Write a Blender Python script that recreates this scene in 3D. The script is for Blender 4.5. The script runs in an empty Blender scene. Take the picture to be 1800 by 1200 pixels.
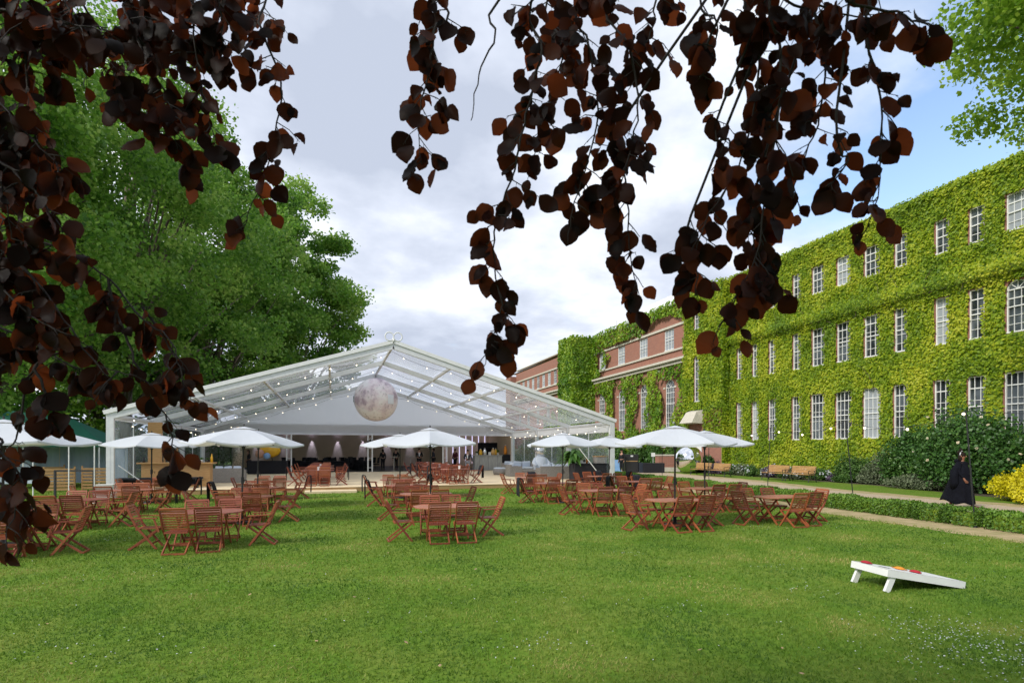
import bpy, bmesh, math, random
import numpy as np
from mathutils import Vector, Matrix
R = math.radians
sc = bpy.context.scene
col = sc.collection
# ------------------------------------------------------------------ camera
YAW = R(17.53); CAMZ = 1.85
FW = Vector((math.sin(YAW), math.cos(YAW), 0)); RT = Vector((math.cos(YAW), -math.sin(YAW), 0))
cd = bpy.data.cameras.new('camera'); cam = bpy.data.objects.new('camera', cd); col.objects.link(cam)
cam.location = (0, 0, CAMZ); cam.rotation_euler = (R(90), 0, -YAW)
cd.sensor_width = 36; cd.lens = 20; cd.shift_y = 189/1800; cd.clip_end = 2000; cd.clip_start = .05
cd.dof.use_dof = True; cd.dof.focus_distance = 14; cd.dof.aperture_fstop = 5.6
sc.camera = cam
def gp(px, py, z=0.0):                     # ground (or height z) point seen at a photo pixel
    Z = 1000*(CAMZ-z)/(py-789); X = (px-900)/1000*Z
    p = FW*Z+RT*X; return Vector((p.x, p.y, z))
def dp(px, py, Z):                         # point at a known distance Z along the view
    p = FW*Z+RT*((px-900)/1000*Z); return Vector((p.x, p.y, CAMZ-(py-789)/1000*Z))
# ------------------------------------------------------------------ world, sun
SUN = Vector((-.80, -.32, .66)).normalized()
w = bpy.data.worlds.new('World'); sc.world = w; w.use_nodes = True
nt = w.node_tree; N = nt.nodes; L = nt.links
for n in list(N): N.remove(n)
def nd(t, **k):
    n = N.new(t)
    for a, b in k.items(): setattr(n, a, b)
    return n
def mth(op, a, b=None, clamp=False):
    n = N.new('ShaderNodeMath'); n.operation = op; n.use_clamp = clamp
    for i, v in enumerate((a, b)):
        if v is None: continue
        if isinstance(v, (int, float)): n.inputs[i].default_value = v
        else: L.new(v, n.inputs[i])
    return n.outputs[0]
def mixc(f, a, b):
    n = N.new('ShaderNodeMix'); n.data_type = 'RGBA'
    for i, v in ((0, f), (6, a), (7, b)):
        if isinstance(v, (int, float)): n.inputs[i].default_value = v
        elif isinstance(v, tuple): n.inputs[i].default_value = v
        else: L.new(v, n.inputs[i])
    return n.outputs[2]
def ramp(f, stops):
    n = N.new('ShaderNodeValToRGB'); e = n.color_ramp.elements
    while len(e) < len(stops): e.new(.5)
    for q, (p, c) in zip(e, stops): q.position = p; q.color = c
    L.new(f, n.inputs[0]); return n.outputs[0]
out = nd('ShaderNodeOutputWorld'); bg = nd('ShaderNodeBackground'); L.new(bg.outputs[0], out.inputs[0])
sky = nd('ShaderNodeTexSky'); sky.sky_type = 'NISHITA'; sky.sun_disc = False
sky.sun_elevation = math.asin(SUN.z); sky.sun_rotation = math.atan2(SUN.x, SUN.y)
tc = nd('ShaderNodeTexCoord'); sep = nd('ShaderNodeSeparateXYZ'); L.new(tc.outputs['Generated'], sep.inputs[0])
zz = mth('ADD', mth('MAXIMUM', sep.outputs[2], 0.0), .22)
cmb = nd('ShaderNodeCombineXYZ'); L.new(mth('DIVIDE', sep.outputs[0], zz), cmb.inputs[0]); L.new(mth('DIVIDE', sep.outputs[1], zz), cmb.inputs[1])
def wn(scale, detail, off=0, rough=.55):
    n = nd('ShaderNodeTexNoise'); n.inputs['Scale'].default_value = scale; n.inputs['Detail'].default_value = detail; n.inputs['Roughness'].default_value = rough
    m = nd('ShaderNodeVectorMath'); m.operation = 'ADD'; m.inputs[1].default_value = (off, off*.7, 0); L.new(cmb.outputs[0], m.inputs[0]); L.new(m.outputs[0], n.inputs['Vector']); return n.outputs['Fac']
n1 = wn(1.7, 8, 3.1); n2 = wn(1.1, 6, 11.0); n3 = wn(3.0, 6, 5.0)
def cone(v, lo, hi):
    v = Vector(v).normalized(); d = nd('ShaderNodeVectorMath'); d.operation = 'DOT_PRODUCT'; d.inputs[1].default_value = v; L.new(tc.outputs['Generated'], d.inputs[0])
    m = nd('ShaderNodeMapRange'); m.inputs[1].default_value = lo; m.inputs[2].default_value = hi; L.new(d.outputs['Value'], m.inputs[0]); return m.outputs[0]
hole = cone((dp(1770, 130, 1)-Vector((0, 0, CAMZ))), .925, .985)       # the patch of clear sky over the right end of the building
dark = cone((dp(640, 330, 1)-Vector((0, 0, CAMZ))), .90, 1.0)
cover = mth('SUBTRACT', mth('ADD', mth('MULTIPLY', mth('SUBTRACT', n1, .5), 3.4), 1.3), mth('MULTIPLY', hole, 1.1), True)
lum = mth('ADD', mth('ADD', mth('MULTIPLY', mth('SUBTRACT', n2, .5), 2.3), mth('MULTIPLY', mth('SUBTRACT', n3, .5), .9)), .62)
lum = mth('SUBTRACT', lum, mth('MULTIPLY', dark, .12))
low = nd('ShaderNodeMapRange'); low.inputs[1].default_value = 0.0; low.inputs[2].default_value = .45; low.inputs[3].default_value = .06; low.inputs[4].default_value = 0.0; L.new(sep.outputs[2], low.inputs[0])
lum = mth('ADD', lum, low.outputs[0], True)
cloudc = ramp(lum, [(.32, (4.5, 5.0, 6.1, 1)), (.58, (6.0, 6.5, 7.6, 1)), (.92, (9.0, 9.3, 9.7, 1))])
skyb = nd('ShaderNodeVectorMath'); skyb.operation = 'MULTIPLY'; skyb.inputs[1].default_value = (2.2, 2.15, 2.1); L.new(sky.outputs[0], skyb.inputs[0])
L.new(mixc(cover, skyb.outputs[0], cloudc), bg.inputs[0]); bg.inputs[1].default_value = .1
sd = bpy.data.lights.new('sun', 'SUN'); so = bpy.data.objects.new('sun', sd); col.objects.link(so)
sd.energy = 2.7; sd.angle = R(13); sd.color = (1, .95, .86); so.rotation_euler = SUN.to_track_quat('Z', 'Y').to_euler(); so.location = (-30, -20, 40)
sc.view_settings.view_transform = 'Standard'; sc.view_settings.look = 'None'; sc.view_settings.exposure = .4; sc.view_settings.gamma = 1
sc.cycles.max_bounces = 10; sc.cycles.transparent_max_bounces = 24
# ------------------------------------------------------------------ materials
def newmat(name):
    global nt, N, L
    m = bpy.data.materials.new(name); m.use_nodes = True; nt = m.node_tree; N = nt.nodes; L = nt.links
    for n in list(N): N.remove(n)
    return m, nd('ShaderNodeOutputMaterial')
def c4(c): return (c[0], c[1], c[2], 1)
def objco():
    return nd('ShaderNodeTexCoord').outputs['Object']
def noise(vec, scale, detail=4, rough=.55, sc3=None):
    n = nd('ShaderNodeTexNoise'); n.inputs['Scale'].default_value = scale; n.inputs['Detail'].default_value = detail; n.inputs['Roughness'].default_value = rough
    if sc3:
        mp = nd('ShaderNodeMapping'); mp.inputs['Scale'].default_value = sc3; L.new(vec, mp.inputs[0]); vec = mp.outputs[0]
    L.new(vec, n.inputs['Vector']); return n.outputs['Fac']
def bump(h, strength=.3, dist=.02):
    b = nd('ShaderNodeBump'); b.inputs['Strength'].default_value = strength; b.inputs['Distance'].default_value = dist; L.new(h, b.inputs['Height']); return b.outputs[0]
def pm(name, c, c2=None, scale=6, rough=.6, metal=0, bmp=0, sc3=None, emis=None, es=0, spec=None, coat=0, geo=False):
    m, o = newmat(name); b = nd('ShaderNodeBsdfPrincipled'); L.new(b.outputs[0], o.inputs[0])
    b.inputs['Roughness'].default_value = rough; b.inputs['Metallic'].default_value = metal
    if spec is not None: b.inputs['Specular IOR Level'].default_value = spec
    if coat: b.inputs['Coat Weight'].default_value = coat
    if c2 is None: c2 = tuple(v*.82 for v in c)
    v = objco() if not geo else nd('ShaderNodeNewGeometry').outputs['Position']
    f = noise(v, scale, 5, .6, sc3)
    L.new(ramp(f, [(.3, c4(c2)), (.7, c4(c))]), b.inputs['Base Color'])
    if bmp: L.new(bump(f, bmp), b.inputs['Normal'])
    if emis: b.inputs['Emission Color'].default_value = c4(emis); b.inputs['Emission Strength'].default_value = es
    return m
def leafmat(name, stops, trans=.35, rough=.5, tcol=None, spec=.4, nz=.25, nscale=.5):
    m, o = newmat(name)
    a = nd('ShaderNodeAttribute'); a.attribute_name = 'tint'
    f = mth('ADD', a.outputs['Fac'], mth('MULTIPLY', mth('SUBTRACT', noise(nd('ShaderNodeNewGeometry').outputs['Position'], nscale, 3), .5), nz*4), True)
    cc = ramp(f, [(p, c4(c)) for p, c in stops])
    b = nd('ShaderNodeBsdfPrincipled'); b.inputs['Roughness'].default_value = rough; b.inputs['Specular IOR Level'].default_value = spec; L.new(cc, b.inputs['Base Color'])
    t = nd('ShaderNodeBsdfTranslucent')
    if tcol is None: L.new(cc, t.inputs[0])
    else: L.new(ramp(a.outputs['Fac'], [(0, c4(tuple(v*.06 for v in tcol))), (.6, c4(tuple(v*.28 for v in tcol))), (1, c4(tcol))]), t.inputs[0])
    mx = nd('ShaderNodeMixShader'); mx.inputs[0].default_value = trans; L.new(b.outputs[0], mx.inputs[1]); L.new(t.outputs[0], mx.inputs[2]); L.new(mx.outputs[0], o.inputs[0])
    return m
M = {}
M['wood'] = pm('eucalyptus', (.36, .092, .040), (.21, .048, .021), 9, .5, bmp=.15, sc3=(1, 6, 6))
M['woodtop'] = pm('eucalyptus_top', (.40, .145, .095), (.29, .098, .062), 7, .42, sc3=(1, 8, 1))
for k_ in ('wood', 'woodtop'):
    nt = M[k_].node_tree; N = nt.nodes; L = nt.links; b = [q for q in N if q.type == 'BSDF_PRINCIPLED'][0]; src = b.inputs['Base Color'].links[0].from_socket
    oi = nd('ShaderNodeObjectInfo'); hs = nd('ShaderNodeHueSaturation'); L.new(src, hs.inputs['Color']); L.new(mth('ADD', mth('MULTIPLY', oi.outputs['Random'], .65), .62), hs.inputs['Value']); L.new(mth('ADD', mth('MULTIPLY', oi.outputs['Random'], .02), .49), hs.inputs['Hue']); L.new(hs.outputs[0], b.inputs['Base Color'])
M['pine'] = pm('pine', (.50, .30, .12), (.36, .19, .07), 5, .55, sc3=(1, 5, 9))
M['black'] = pm('black_metal', (.018, .018, .02), rough=.45)
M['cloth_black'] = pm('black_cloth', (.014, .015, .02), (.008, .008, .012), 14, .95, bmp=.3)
M['gown'] = pm('gown_cloth', (.006, .007, .012), (.003, .003, .006), 6, .9, bmp=.3, spec=.15)
M['white'] = pm('white_paint', (.78, .78, .77), (.68, .69, .69), 3, .45)
M['frame'] = pm('window_white', (.80, .81, .80), (.70, .71, .70), 8, .5)
M['alu'] = pm('aluminium', (.70, .71, .72), (.60, .61, .63), 5, .4, metal=.1)
M['pvc'] = pm('white_pvc', (.93, .94, .97), (.88, .89, .93), .6, .5)
M['stone'] = pm('pale_stone', (.60, .56, .48), (.48, .45, .38), 5, .8, bmp=.2)
nt = M['pvc'].node_tree; N = nt.nodes; L = nt.links; b = [q for q in N if q.type == 'BSDF_PRINCIPLED'][0]; o = [q for q in N if q.type == 'OUTPUT_MATERIAL'][0]
t = nd('ShaderNodeBsdfTranslucent'); t.inputs[0].default_value = (.86, .87, .92, 1); mx = nd('ShaderNodeMixShader'); mx.inputs[0].default_value = .08; L.new(b.outputs[0], mx.inputs[1]); L.new(t.outputs[0], mx.inputs[2]); L.new(mx.outputs[0], o.inputs[0])
def pvc2(name, k, c):
    m, o = newmat(name); b = nd('ShaderNodeBsdfPrincipled'); b.inputs['Base Color'].default_value = c4(c); b.inputs['Roughness'].default_value = .5; t = nd('ShaderNodeBsdfTranslucent'); t.inputs[0].default_value = c4(c)
    L.new(bump(noise(objco(), 1.4, 3, .5, (2.5, 1, .4)), .25, .05), b.inputs['Normal'])
    mx = nd('ShaderNodeMixShader'); mx.inputs[0].default_value = k; L.new(b.outputs[0], mx.inputs[1]); L.new(t.outputs[0], mx.inputs[2]); L.new(mx.outputs[0], o.inputs[0]); return m
M['pvcroof'] = pvc2('white_roof_pvc', .9, (.93, .94, .97)); M['pvcgable'] = pvc2('white_gable_pvc', .6, (.94, .95, .99)); M['ceil'] = pvc2('ceiling_lining', .25, (.8, .76, .70))
M['deck'] = pm('deck_carpet', (.74, .60, .40), (.64, .52, .34), 1.1, .9, bmp=.1)
M['deckside'] = pm('deck_side', (.40, .26, .12), (.3, .19, .08), 3, .7)
M['beige'] = pm('beige_lining', (.58, .45, .31), (.50, .38, .26), .8, .9)
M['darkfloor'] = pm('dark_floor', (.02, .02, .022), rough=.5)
M['rattan'] = pm('grey_rattan', (.36, .34, .32), (.16, .15, .14), 30, .7, bmp=.6, sc3=(.4, .4, 3))
M['cushion'] = pm('white_cushion', (.62, .68, .76), (.52, .58, .68), 3, .9)
M['greybar'] = pm('grey_wood_bar', (.42, .42, .40), (.30, .30, .29), 4, .6, sc3=(4, 4, .6))
M['chrome'] = pm('mirror', (.93, .93, .93), (.90, .90, .90), rough=.03, metal=1)
M['silver'] = pm('silver_foil', (.75, .77, .80), (.6, .62, .66), 6, .22, metal=.8, bmp=.3)
M['skin'] = pm('skin', (.48, .27, .19), (.42, .22, .15), 12, .55)
M['skin2'] = pm('skin_brown', (.26, .11, .06), (.22, .09, .05), 12, .55)
M['hair'] = pm('hair', (.018, .011, .008), rough=.8, spec=.15)
M['navy'] = pm('navy_jacket', (.02, .028, .045), rough=.85)
M['grey'] = pm('grey_cloth', (.30, .30, .33), (.22, .22, .25), 8, .9)
M['maroon'] = pm('maroon_cloth', (.12, .015, .03), rough=.8)
M['shirt'] = pm('shirt', (.7, .7, .72), rough=.85)
M['blueboard'] = pm('blue_board', (.22, .38, .62), (.15, .3, .55), 3, .5)
M['yellow'] = pm('yellow', (.75, .45, .02), (.6, .3, .01), 4, .45)
M['orange'] = pm('orange_cloth', (.75, .28, .03), (.6, .2, .02), 20, .85)
M['red'] = pm('red_cloth', (.42, .02, .035), (.3, .012, .02), 20, .85)
M['ceramic'] = pm('white_ceramic', (.75, .75, .73), rough=.3)
M['plantg'] = leafmat('plant_green', [(0, (.02, .07, .012)), (1, (.09, .2, .03))], .3)
M['greentent'] = pm('green_canvas', (.012, .13, .085), (.009, .10, .065), 1.2, .7)
M['tarp'] = pm('blue_grey_tarp', (.55, .66, .78), (.42, .52, .64), 1.4, .6, bmp=.4, sc3=(3, 3, .3))
M['bark'] = pm('bark', (.16, .13, .10), (.07, .055, .04), 5, .9, bmp=.8, sc3=(1, 1, .4))
M['darkbark'] = pm('beech_bark', (.035, .027, .025), (.018, .013, .012), 14, .8, bmp=.4)
M['stem'] = pm('stem', (.10, .075, .045), rough=.9)
M['umb'] = None
m, o = newmat('parasol_cloth'); b = nd('ShaderNodeBsdfPrincipled'); b.inputs['Base Color'].default_value = (.66, .70, .77, 1); b.inputs['Roughness'].default_value = .8
t = nd('ShaderNodeBsdfTranslucent'); t.inputs[0].default_value = (.72, .66, .56, 1); mx = nd('ShaderNodeMixShader'); mx.inputs[0].default_value = .28; L.new(bump(noise(objco(), 3.2, 3), .5, .04), b.inputs['Normal'])
L.new(b.outputs[0], mx.inputs[1]); L.new(t.outputs[0], mx.inputs[2]); L.new(mx.outputs[0], o.inputs[0]); M['umb'] = m
def film(name, clear, tint, hazec, rough=.12, ns=1.2, amp=.5):
    m, o = newmat(name); v = objco()
    f = noise(v, ns, 5, .6, (.35, 1, 1.4)); f2 = noise(v, ns*5, 4, .6, (.2, 1.6, 1.6))
    tr = nd('ShaderNodeBsdfTransparent'); tr.inputs[0].default_value = c4(tint)
    g = nd('ShaderNodeBsdfGlossy'); g.inputs['Roughness'].default_value = rough; g.inputs[0].default_value = (.9, .93, 1, 1)
    L.new(bump(f2, amp, .05), g.inputs['Normal'])
    d = nd('ShaderNodeBsdfTranslucent'); d.inputs[0].default_value = c4(hazec)
    d2 = nd('ShaderNodeBsdfDiffuse'); d2.inputs[0].default_value = c4(hazec)
    a = nd('ShaderNodeMixShader'); a.inputs[0].default_value = .2; L.new(d.outputs[0], a.inputs[1]); L.new(d2.outputs[0], a.inputs[2])
    fr = nd('ShaderNodeFresnel'); fr.inputs[0].default_value = 1.5
    m1 = nd('ShaderNodeMixShader'); L.new(ramp(f, [(.3, c4((clear,)*3)), (.75, c4((clear+.22,)*3))]), m1.inputs[0]); L.new(tr.outputs[0], m1.inputs[1]); L.new(a.outputs[0], m1.inputs[2])
    m2 = nd('ShaderNodeMixShader'); L.new(mth('MULTIPLY', fr.outputs[0], .35, True), m2.inputs[0]); L.new(m1.outputs[0], m2.inputs[1]); L.new(g.outputs[0], m2.inputs[2])
    L.new(m2.outputs[0], o.inputs[0]); return m
M['film'] = film('clear_roof_film', .24, (.985, .99, .995), (.92, .93, .96), amp=.35)
M['wallfilm'] = film('clear_wall_film', .08, (.82, .90, .95), (.6, .68, .75), .08)
m, o = newmat('window_glass'); b = nd('ShaderNodeBsdfPrincipled'); v = objco()
L.new(ramp(noise(v, .8, 2), [(.42, (.02, .025, .03, 1)), (.6, (.10, .12, .14, 1))]), b.inputs['Base Color']); b.inputs['Roughness'].default_value = .06; b.inputs['Specular IOR Level'].default_value = .9
L.new(bump(noise(v, .9, 2), .12, .1), b.inputs['Normal']); L.new(b.outputs[0], o.inputs[0]); M['glass'] = m
m, o = newmat('window_blind'); b = nd('ShaderNodeBsdfPrincipled'); b.inputs['Base Color'].default_value = (.30, .33, .36, 1); b.inputs['Roughness'].default_value = .25; L.new(b.outputs[0], o.inputs[0]); M['blind'] = m
# brick
m, o = newmat('red_brick'); b = nd('ShaderNodeBsdfPrincipled'); g = nd('ShaderNodeNewGeometry'); s = nd('ShaderNodeSeparateXYZ'); L.new(g.outputs['Position'], s.inputs[0])
k = nd('ShaderNodeCombineXYZ'); L.new(mth('ADD', s.outputs[0], s.outputs[1]), k.inputs[0]); L.new(s.outputs[2], k.inputs[1])
bt = nd('ShaderNodeTexBrick'); L.new(k.outputs[0], bt.inputs['Vector']); bt.inputs['Scale'].default_value = 1; bt.inputs['Brick Width'].default_value = .23; bt.inputs['Row Height'].default_value = .075; bt.inputs['Mortar Size'].default_value = .008
bt.inputs['Color1'].default_value = (.38, .14, .09, 1); bt.inputs['Color2'].default_value = (.29, .10, .07, 1); bt.inputs['Mortar'].default_value = (.30, .22, .17, 1)
L.new(mixc(mth('MULTIPLY', noise(g.outputs['Position'], .9, 5), .5), bt.outputs[0], (.24, .13, .10, 1)), b.inputs['Base Color']); b.inputs['Roughness'].default_value = .85
L.new(b.outputs[0], o.inputs[0]); M['brick'] = m
M['ivy'] = leafmat('ivy_leaf', [(0, (.11, .21, .008)), (.35, (.25, .37, .012)), (.65, (.40, .47, .018)), (1, (.56, .58, .05))], .4, .55, nz=.42, nscale=.45)
M['ivyfar'] = leafmat('ivy_leaf_green', [(0, (.06, .16, .010)), (.5, (.19, .34, .016)), (1, (.40, .50, .04))], .35, .45, nz=.4, nscale=.35)
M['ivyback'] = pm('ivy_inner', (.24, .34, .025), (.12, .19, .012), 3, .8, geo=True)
M['plane'] = leafmat('plane_leaf', [(0, (.055, .155, .018)), (.45, (.165, .335, .038)), (1, (.40, .55, .12))], .5, .5, nz=.4, nscale=.4)
M['brightleaf'] = leafmat('bright_leaf', [(0, (.12, .25, .02)), (.5, (.28, .45, .04)), (1, (.50, .62, .10))], .5, .5)
M['darkleaf'] = leafmat('dark_shrub_leaf', [(0, (.02, .065, .010)), (.55, (.055, .145, .025)), (1, (.14, .25, .055))], .25, .45)
M['midleaf'] = leafmat('mid_shrub_leaf', [(0, (.03, .08, .015)), (.6, (.08, .17, .03)), (1, (.2, .3, .07))], .3, .5)
M['greyleaf'] = leafmat('grey_shrub_leaf', [(0, (.07, .09, .05)), (.6, (.15, .19, .10)), (1, (.3, .33, .2))], .25, .6)
M['yellowleaf'] = leafmat('golden_shrub_leaf', [(0, (.38, .36, .01)), (.5, (.68, .6, .012)), (1, (.85, .78, .03))], .3, .5, nz=.15)
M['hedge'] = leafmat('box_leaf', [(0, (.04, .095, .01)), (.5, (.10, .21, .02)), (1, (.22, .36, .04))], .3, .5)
M['flower'] = leafmat('pale_flower', [(0, (.5, .55, .6)), (1, (.8, .8, .82))], .3, .6, nz=0)
M['rose'] = leafmat('cream_rose', [(0, (.7, .6, .4)), (1, (.8, .75, .62))], .3, .6, nz=0)
M['purpleleaf'] = leafmat('purple_leaf', [(0, (.06, .04, .07)), (1, (.16, .11, .18))], .2, .6, nz=0)
M['grass'] = leafmat('grass_blade', [(0, (.065, .155, .014)), (.4, (.145, .255, .022)), (.65, (.235, .31, .042)), (1, (.44, .39, .14))], .4, .6, nz=.62, nscale=.7)
M['beech'] = leafmat('copper_beech_leaf', [(0, (.007, .006, .004)), (.6, (.016, .008, .006)), (1, (.032, .012, .009))], .5, .5, tcol=(.44, .09, .025), spec=.16, nz=.1, nscale=3)
M['bulb'] = pm('lit_bulb', (.9, .8, .6), emis=(1, .85, .62), es=4)
M['led'] = pm('uplighter', (.6, .6, .9), emis=(.55, .55, 1), es=6)
M['tube'] = pm('lit_tube', (.8, .8, .95), emis=(.72, .68, 1), es=.9)
M['gold'] = pm('lit_lantern', (.8, .55, .2), emis=(1, .6, .2), es=.9)
# moon print
m, o = newmat('moon_print'); b = nd('ShaderNodeBsdfPrincipled'); v = objco(); b.inputs['Roughness'].default_value = .28
f1 = noise(v, 1.1, 6, .62); vr = nd('ShaderNodeTexVoronoi'); vr.inputs['Scale'].default_value = 2.6; vr.feature = 'DISTANCE_TO_EDGE'; L.new(v, vr.inputs[0])
base = ramp(f1, [(.36, (.48, .36, .44, 1)), (.48, (.88, .76, .80, 1)), (.6, (.98, .93, .94, 1))])
L.new(mixc(mth('MULTIPLY', ramp(noise(v, 5, 4), [(.55, (0, 0, 0, 1)), (.68, (1, 1, 1, 1))]), .5), base, (.26, .19, .21, 1)), b.inputs['Base Color']); L.new(b.outputs[0], o.inputs[0]); M['moon'] = m
# ground
m, o = newmat('lawn'); b = nd('ShaderNodeBsdfPrincipled'); v = nd('ShaderNodeNewGeometry').outputs['Position']; b.inputs['Roughness'].default_value = .9; b.inputs['Specular IOR Level'].default_value = .15
f1 = noise(v, .55, 6, .6); f2 = noise(v, 9, 6, .75); f3 = noise(v, 2.2, 5, .6, (1, .5, 1))
cA = ramp(f2, [(.25, (.045, .10, .008, 1)), (.5, (.095, .185, .014, 1)), (.75, (.17, .26, .03, 1))])
cB = ramp(f2, [(.25, (.07, .11, .014, 1)), (.5, (.15, .20, .03, 1)), (.75, (.27, .29, .06, 1))])
L.new(mixc(ramp(mth('ADD', mth('MULTIPLY', f1, .5), mth('MULTIPLY', f3, .5)), [(.43, (0, 0, 0, 1)), (.64, (.85, .85, .85, 1))]), cA, cB), b.inputs['Base Color']); L.new(bump(f2, .6, .02), b.inputs['Normal']); L.new(b.outputs[0], o.inputs[0]); M['lawn'] = m
M['gravel'] = pm('path_gravel', (.50, .40, .28), (.36, .28, .2), 14, .95, bmp=.3, geo=True)
M['asphalt'] = pm('path_asphalt', (.30, .27, .25), (.22, .2, .19), 10, .9, geo=True)
M['dirt'] = pm('dry_soil', (.46, .34, .20), (.24, .22, .08), 2.6, .95, bmp=.5, geo=True)
M['verge'] = pm('verge_grass', (.20, .30, .04), (.13, .21, .025), 5, .9, geo=True)
M['soil'] = pm('bed_soil', (.09, .07, .045), (.05, .04, .02), 5, .95, geo=True)
# ------------------------------------------------------------------ mesh helpers
class MB:
    def __init__(s): s.v = []; s.f = []
    def add(s, vs, fs):
        o = len(s.v); s.v += [tuple(p) for p in vs]; s.f += [tuple(i+o for i in q) for q in fs]; return s
    def box(s, c, d, rot=None):
        c = Vector(c); vs = [Vector((x*d[0]/2, y*d[1]/2, z*d[2]/2)) for z in (-1, 1) for y in (-1, 1) for x in (-1, 1)]
        if rot is not None: vs = [rot @ p for p in vs]
        return s.add([p+c for p in vs], [(0, 2, 3, 1), (4, 5, 7, 6), (0, 1, 5, 4), (2, 6, 7, 3), (0, 4, 6, 2), (1, 3, 7, 5)])
    def bar(s, a, b, wd, hd, up=(0, 0, 1)):            # rectangular bar from a to b; wd sideways, hd along up
        a = Vector(a); b = Vector(b); d = (b-a).normalized(); u = Vector(up); sd_ = d.cross(u)
        if sd_.length < 1e-4: sd_ = d.cross(Vector((0, 1, 0)))
        sd_.normalize(); u = sd_.cross(d).normalized()
        vs = [p+sd_*(i*wd/2)+u*(j*hd/2) for p in (a, b) for j in (-1, 1) for i in (-1, 1)]
        return s.add(vs, [(0, 1, 3, 2), (4, 6, 7, 5), (0, 4, 5, 1), (2, 3, 7, 6), (0, 2, 6, 4), (1, 5, 7, 3)])
    def tube(s, pts, r, n=8, cap=True):
        pts = [Vector(p) for p in pts]; rs = r if isinstance(r, (list, tuple)) else [r]*len(pts); o = len(s.v); prev = None
        for i, p in enumerate(pts):
            d = (pts[min(i+1, len(pts)-1)]-pts[max(i-1, 0)]).normalized()
            if prev is None: a = d.orthogonal().normalized()
            else:
                a = prev-d*prev.dot(d); a = a.normalized() if a.length > 1e-5 else d.orthogonal().normalized()
            prev = a; b_ = d.cross(a)
            for k in range(n):
                t_ = 2*math.pi*k/n; s.v.append(tuple(p+(a*math.cos(t_)+b_*math.sin(t_))*rs[i]))
        for i in range(len(pts)-1):
            for k in range(n):
                k2 = (k+1) % n; s.f.append((o+i*n+k, o+i*n+k2, o+(i+1)*n+k2, o+(i+1)*n+k))
        if cap: s.f.append(tuple(o+k for k in reversed(range(n)))); s.f.append(tuple(o+(len(pts)-1)*n+k for k in range(n)))
        return s
    def lathe(s, prof, n=16, c=(0, 0, 0), sx=1, sy=1):
        o = len(s.v)
        for r_, z in prof:
            for k in range(n):
                t_ = 2*math.pi*k/n; s.v.append((c[0]+r_*math.cos(t_)*sx, c[1]+r_*math.sin(t_)*sy, c[2]+z))
        for i in range(len(prof)-1):
            for k in range(n):
                k2 = (k+1) % n; s.f.append((o+i*n+k, o+i*n+k2, o+(i+1)*n+k2, o+(i+1)*n+k))
        s.f.append(tuple(o+k for k in reversed(range(n)))); s.f.append(tuple(o+(len(prof)-1)*n+k for k in range(n)))
        return s
    def ball(s, c, r, n=14, sq=(1, 1, 1)):
        m_ = n//2; c = Vector(c); pr = [(math.sin(math.pi*i/m_), -math.cos(math.pi*i/m_)) for i in range(1, m_)]; o = len(s.v)
        for a, z in pr:
            for k in range(n):
                t_ = 2*math.pi*k/n; s.v.append((c.x+r*a*math.cos(t_)*sq[0], c.y+r*a*math.sin(t_)*sq[1], c.z+r*z*sq[2]))
        for i in range(len(pr)-1):
            for k in range(n):
                k2 = (k+1) % n; s.f.append((o+i*n+k, o+i*n+k2, o+(i+1)*n+k2, o+(i+1)*n+k))
        b_ = len(s.v); s.v.append((c.x, c.y, c.z-r*sq[2])); s.v.append((c.x, c.y, c.z+r*sq[2]))
        for k in range(n):
            k2 = (k+1) % n; s.f.append((o+k2, o+k, b_)); s.f.append((o+(len(pr)-1)*n+k, o+(len(pr)-1)*n+k2, b_+1))
        return s
    def prism(s, poly, z0, z1):
        n = len(poly); vs = [(x, y, z0) for x, y in poly]+[(x, y, z1) for x, y in poly]
        return s.add(vs, [tuple(reversed(range(n))), tuple(range(n, 2*n))]+[(i, (i+1) % n, n+(i+1) % n, n+i) for i in range(n)])
    def sheet(s, fn, nu, nv):
        o = len(s.v)
        for j in range(nv+1):
            for i in range(nu+1): s.v.append(tuple(fn(i/nu, j/nv)))
        for j in range(nv):
            for i in range(nu):
                a = o+j*(nu+1)+i; s.f.append((a, a+1, a+nu+2, a+nu+1))
        return s
    def mesh(s, name, mat, smooth=False, bevel=0):
        me = bpy.data.meshes.new(name); me.from_pydata(s.v, [], s.f); me.materials.append(mat)
        if bevel:
            bm = bmesh.new(); bm.from_mesh(me); bmesh.ops.bevel(bm, geom=bm.edges[:], offset=bevel, segments=2, affect='EDGES', profile=.6); bm.to_mesh(me); bm.free()
        if smooth: me.polygons.foreach_set('use_smooth', [True]*len(me.polygons))
        me.update(); return me
    def build(s, name, mat, parent=None, smooth=False, loc=None, bevel=0, rz=0):
        o_ = bpy.data.objects.new(name, s.mesh(name, mat, smooth, bevel)); col.objects.link(o_)
        if parent: o_.parent = parent
        if loc is not None: o_.location = loc
        if rz: o_.rotation_euler.z = rz
        return o_
def tag(o_, label, cat=None, group=None, kind=None):
    if label: o_['label'] = label
    if cat: o_['category'] = cat
    if group: o_['group'] = group
    if kind: o_['kind'] = kind
    return o_
def empty(name, loc, label, cat, group=None, rz=0):
    e = bpy.data.objects.new(name, None); col.objects.link(e); e.location = loc; e.rotation_euler.z = rz; e.empty_display_size = .2
    return tag(e, label, cat, group)
KIDS = {}
def kids(o_):
    return [c for c in bpy.data.objects if c.parent is o_]
def copy_tree(src, parent=None):
    k = src.name
    if k not in KIDS: KIDS[k] = kids(src)
    c = src.copy(); col.objects.link(c)
    if parent: c.parent = parent
    for ch in KIDS[k]: copy_tree(ch, c)
    return c
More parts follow.
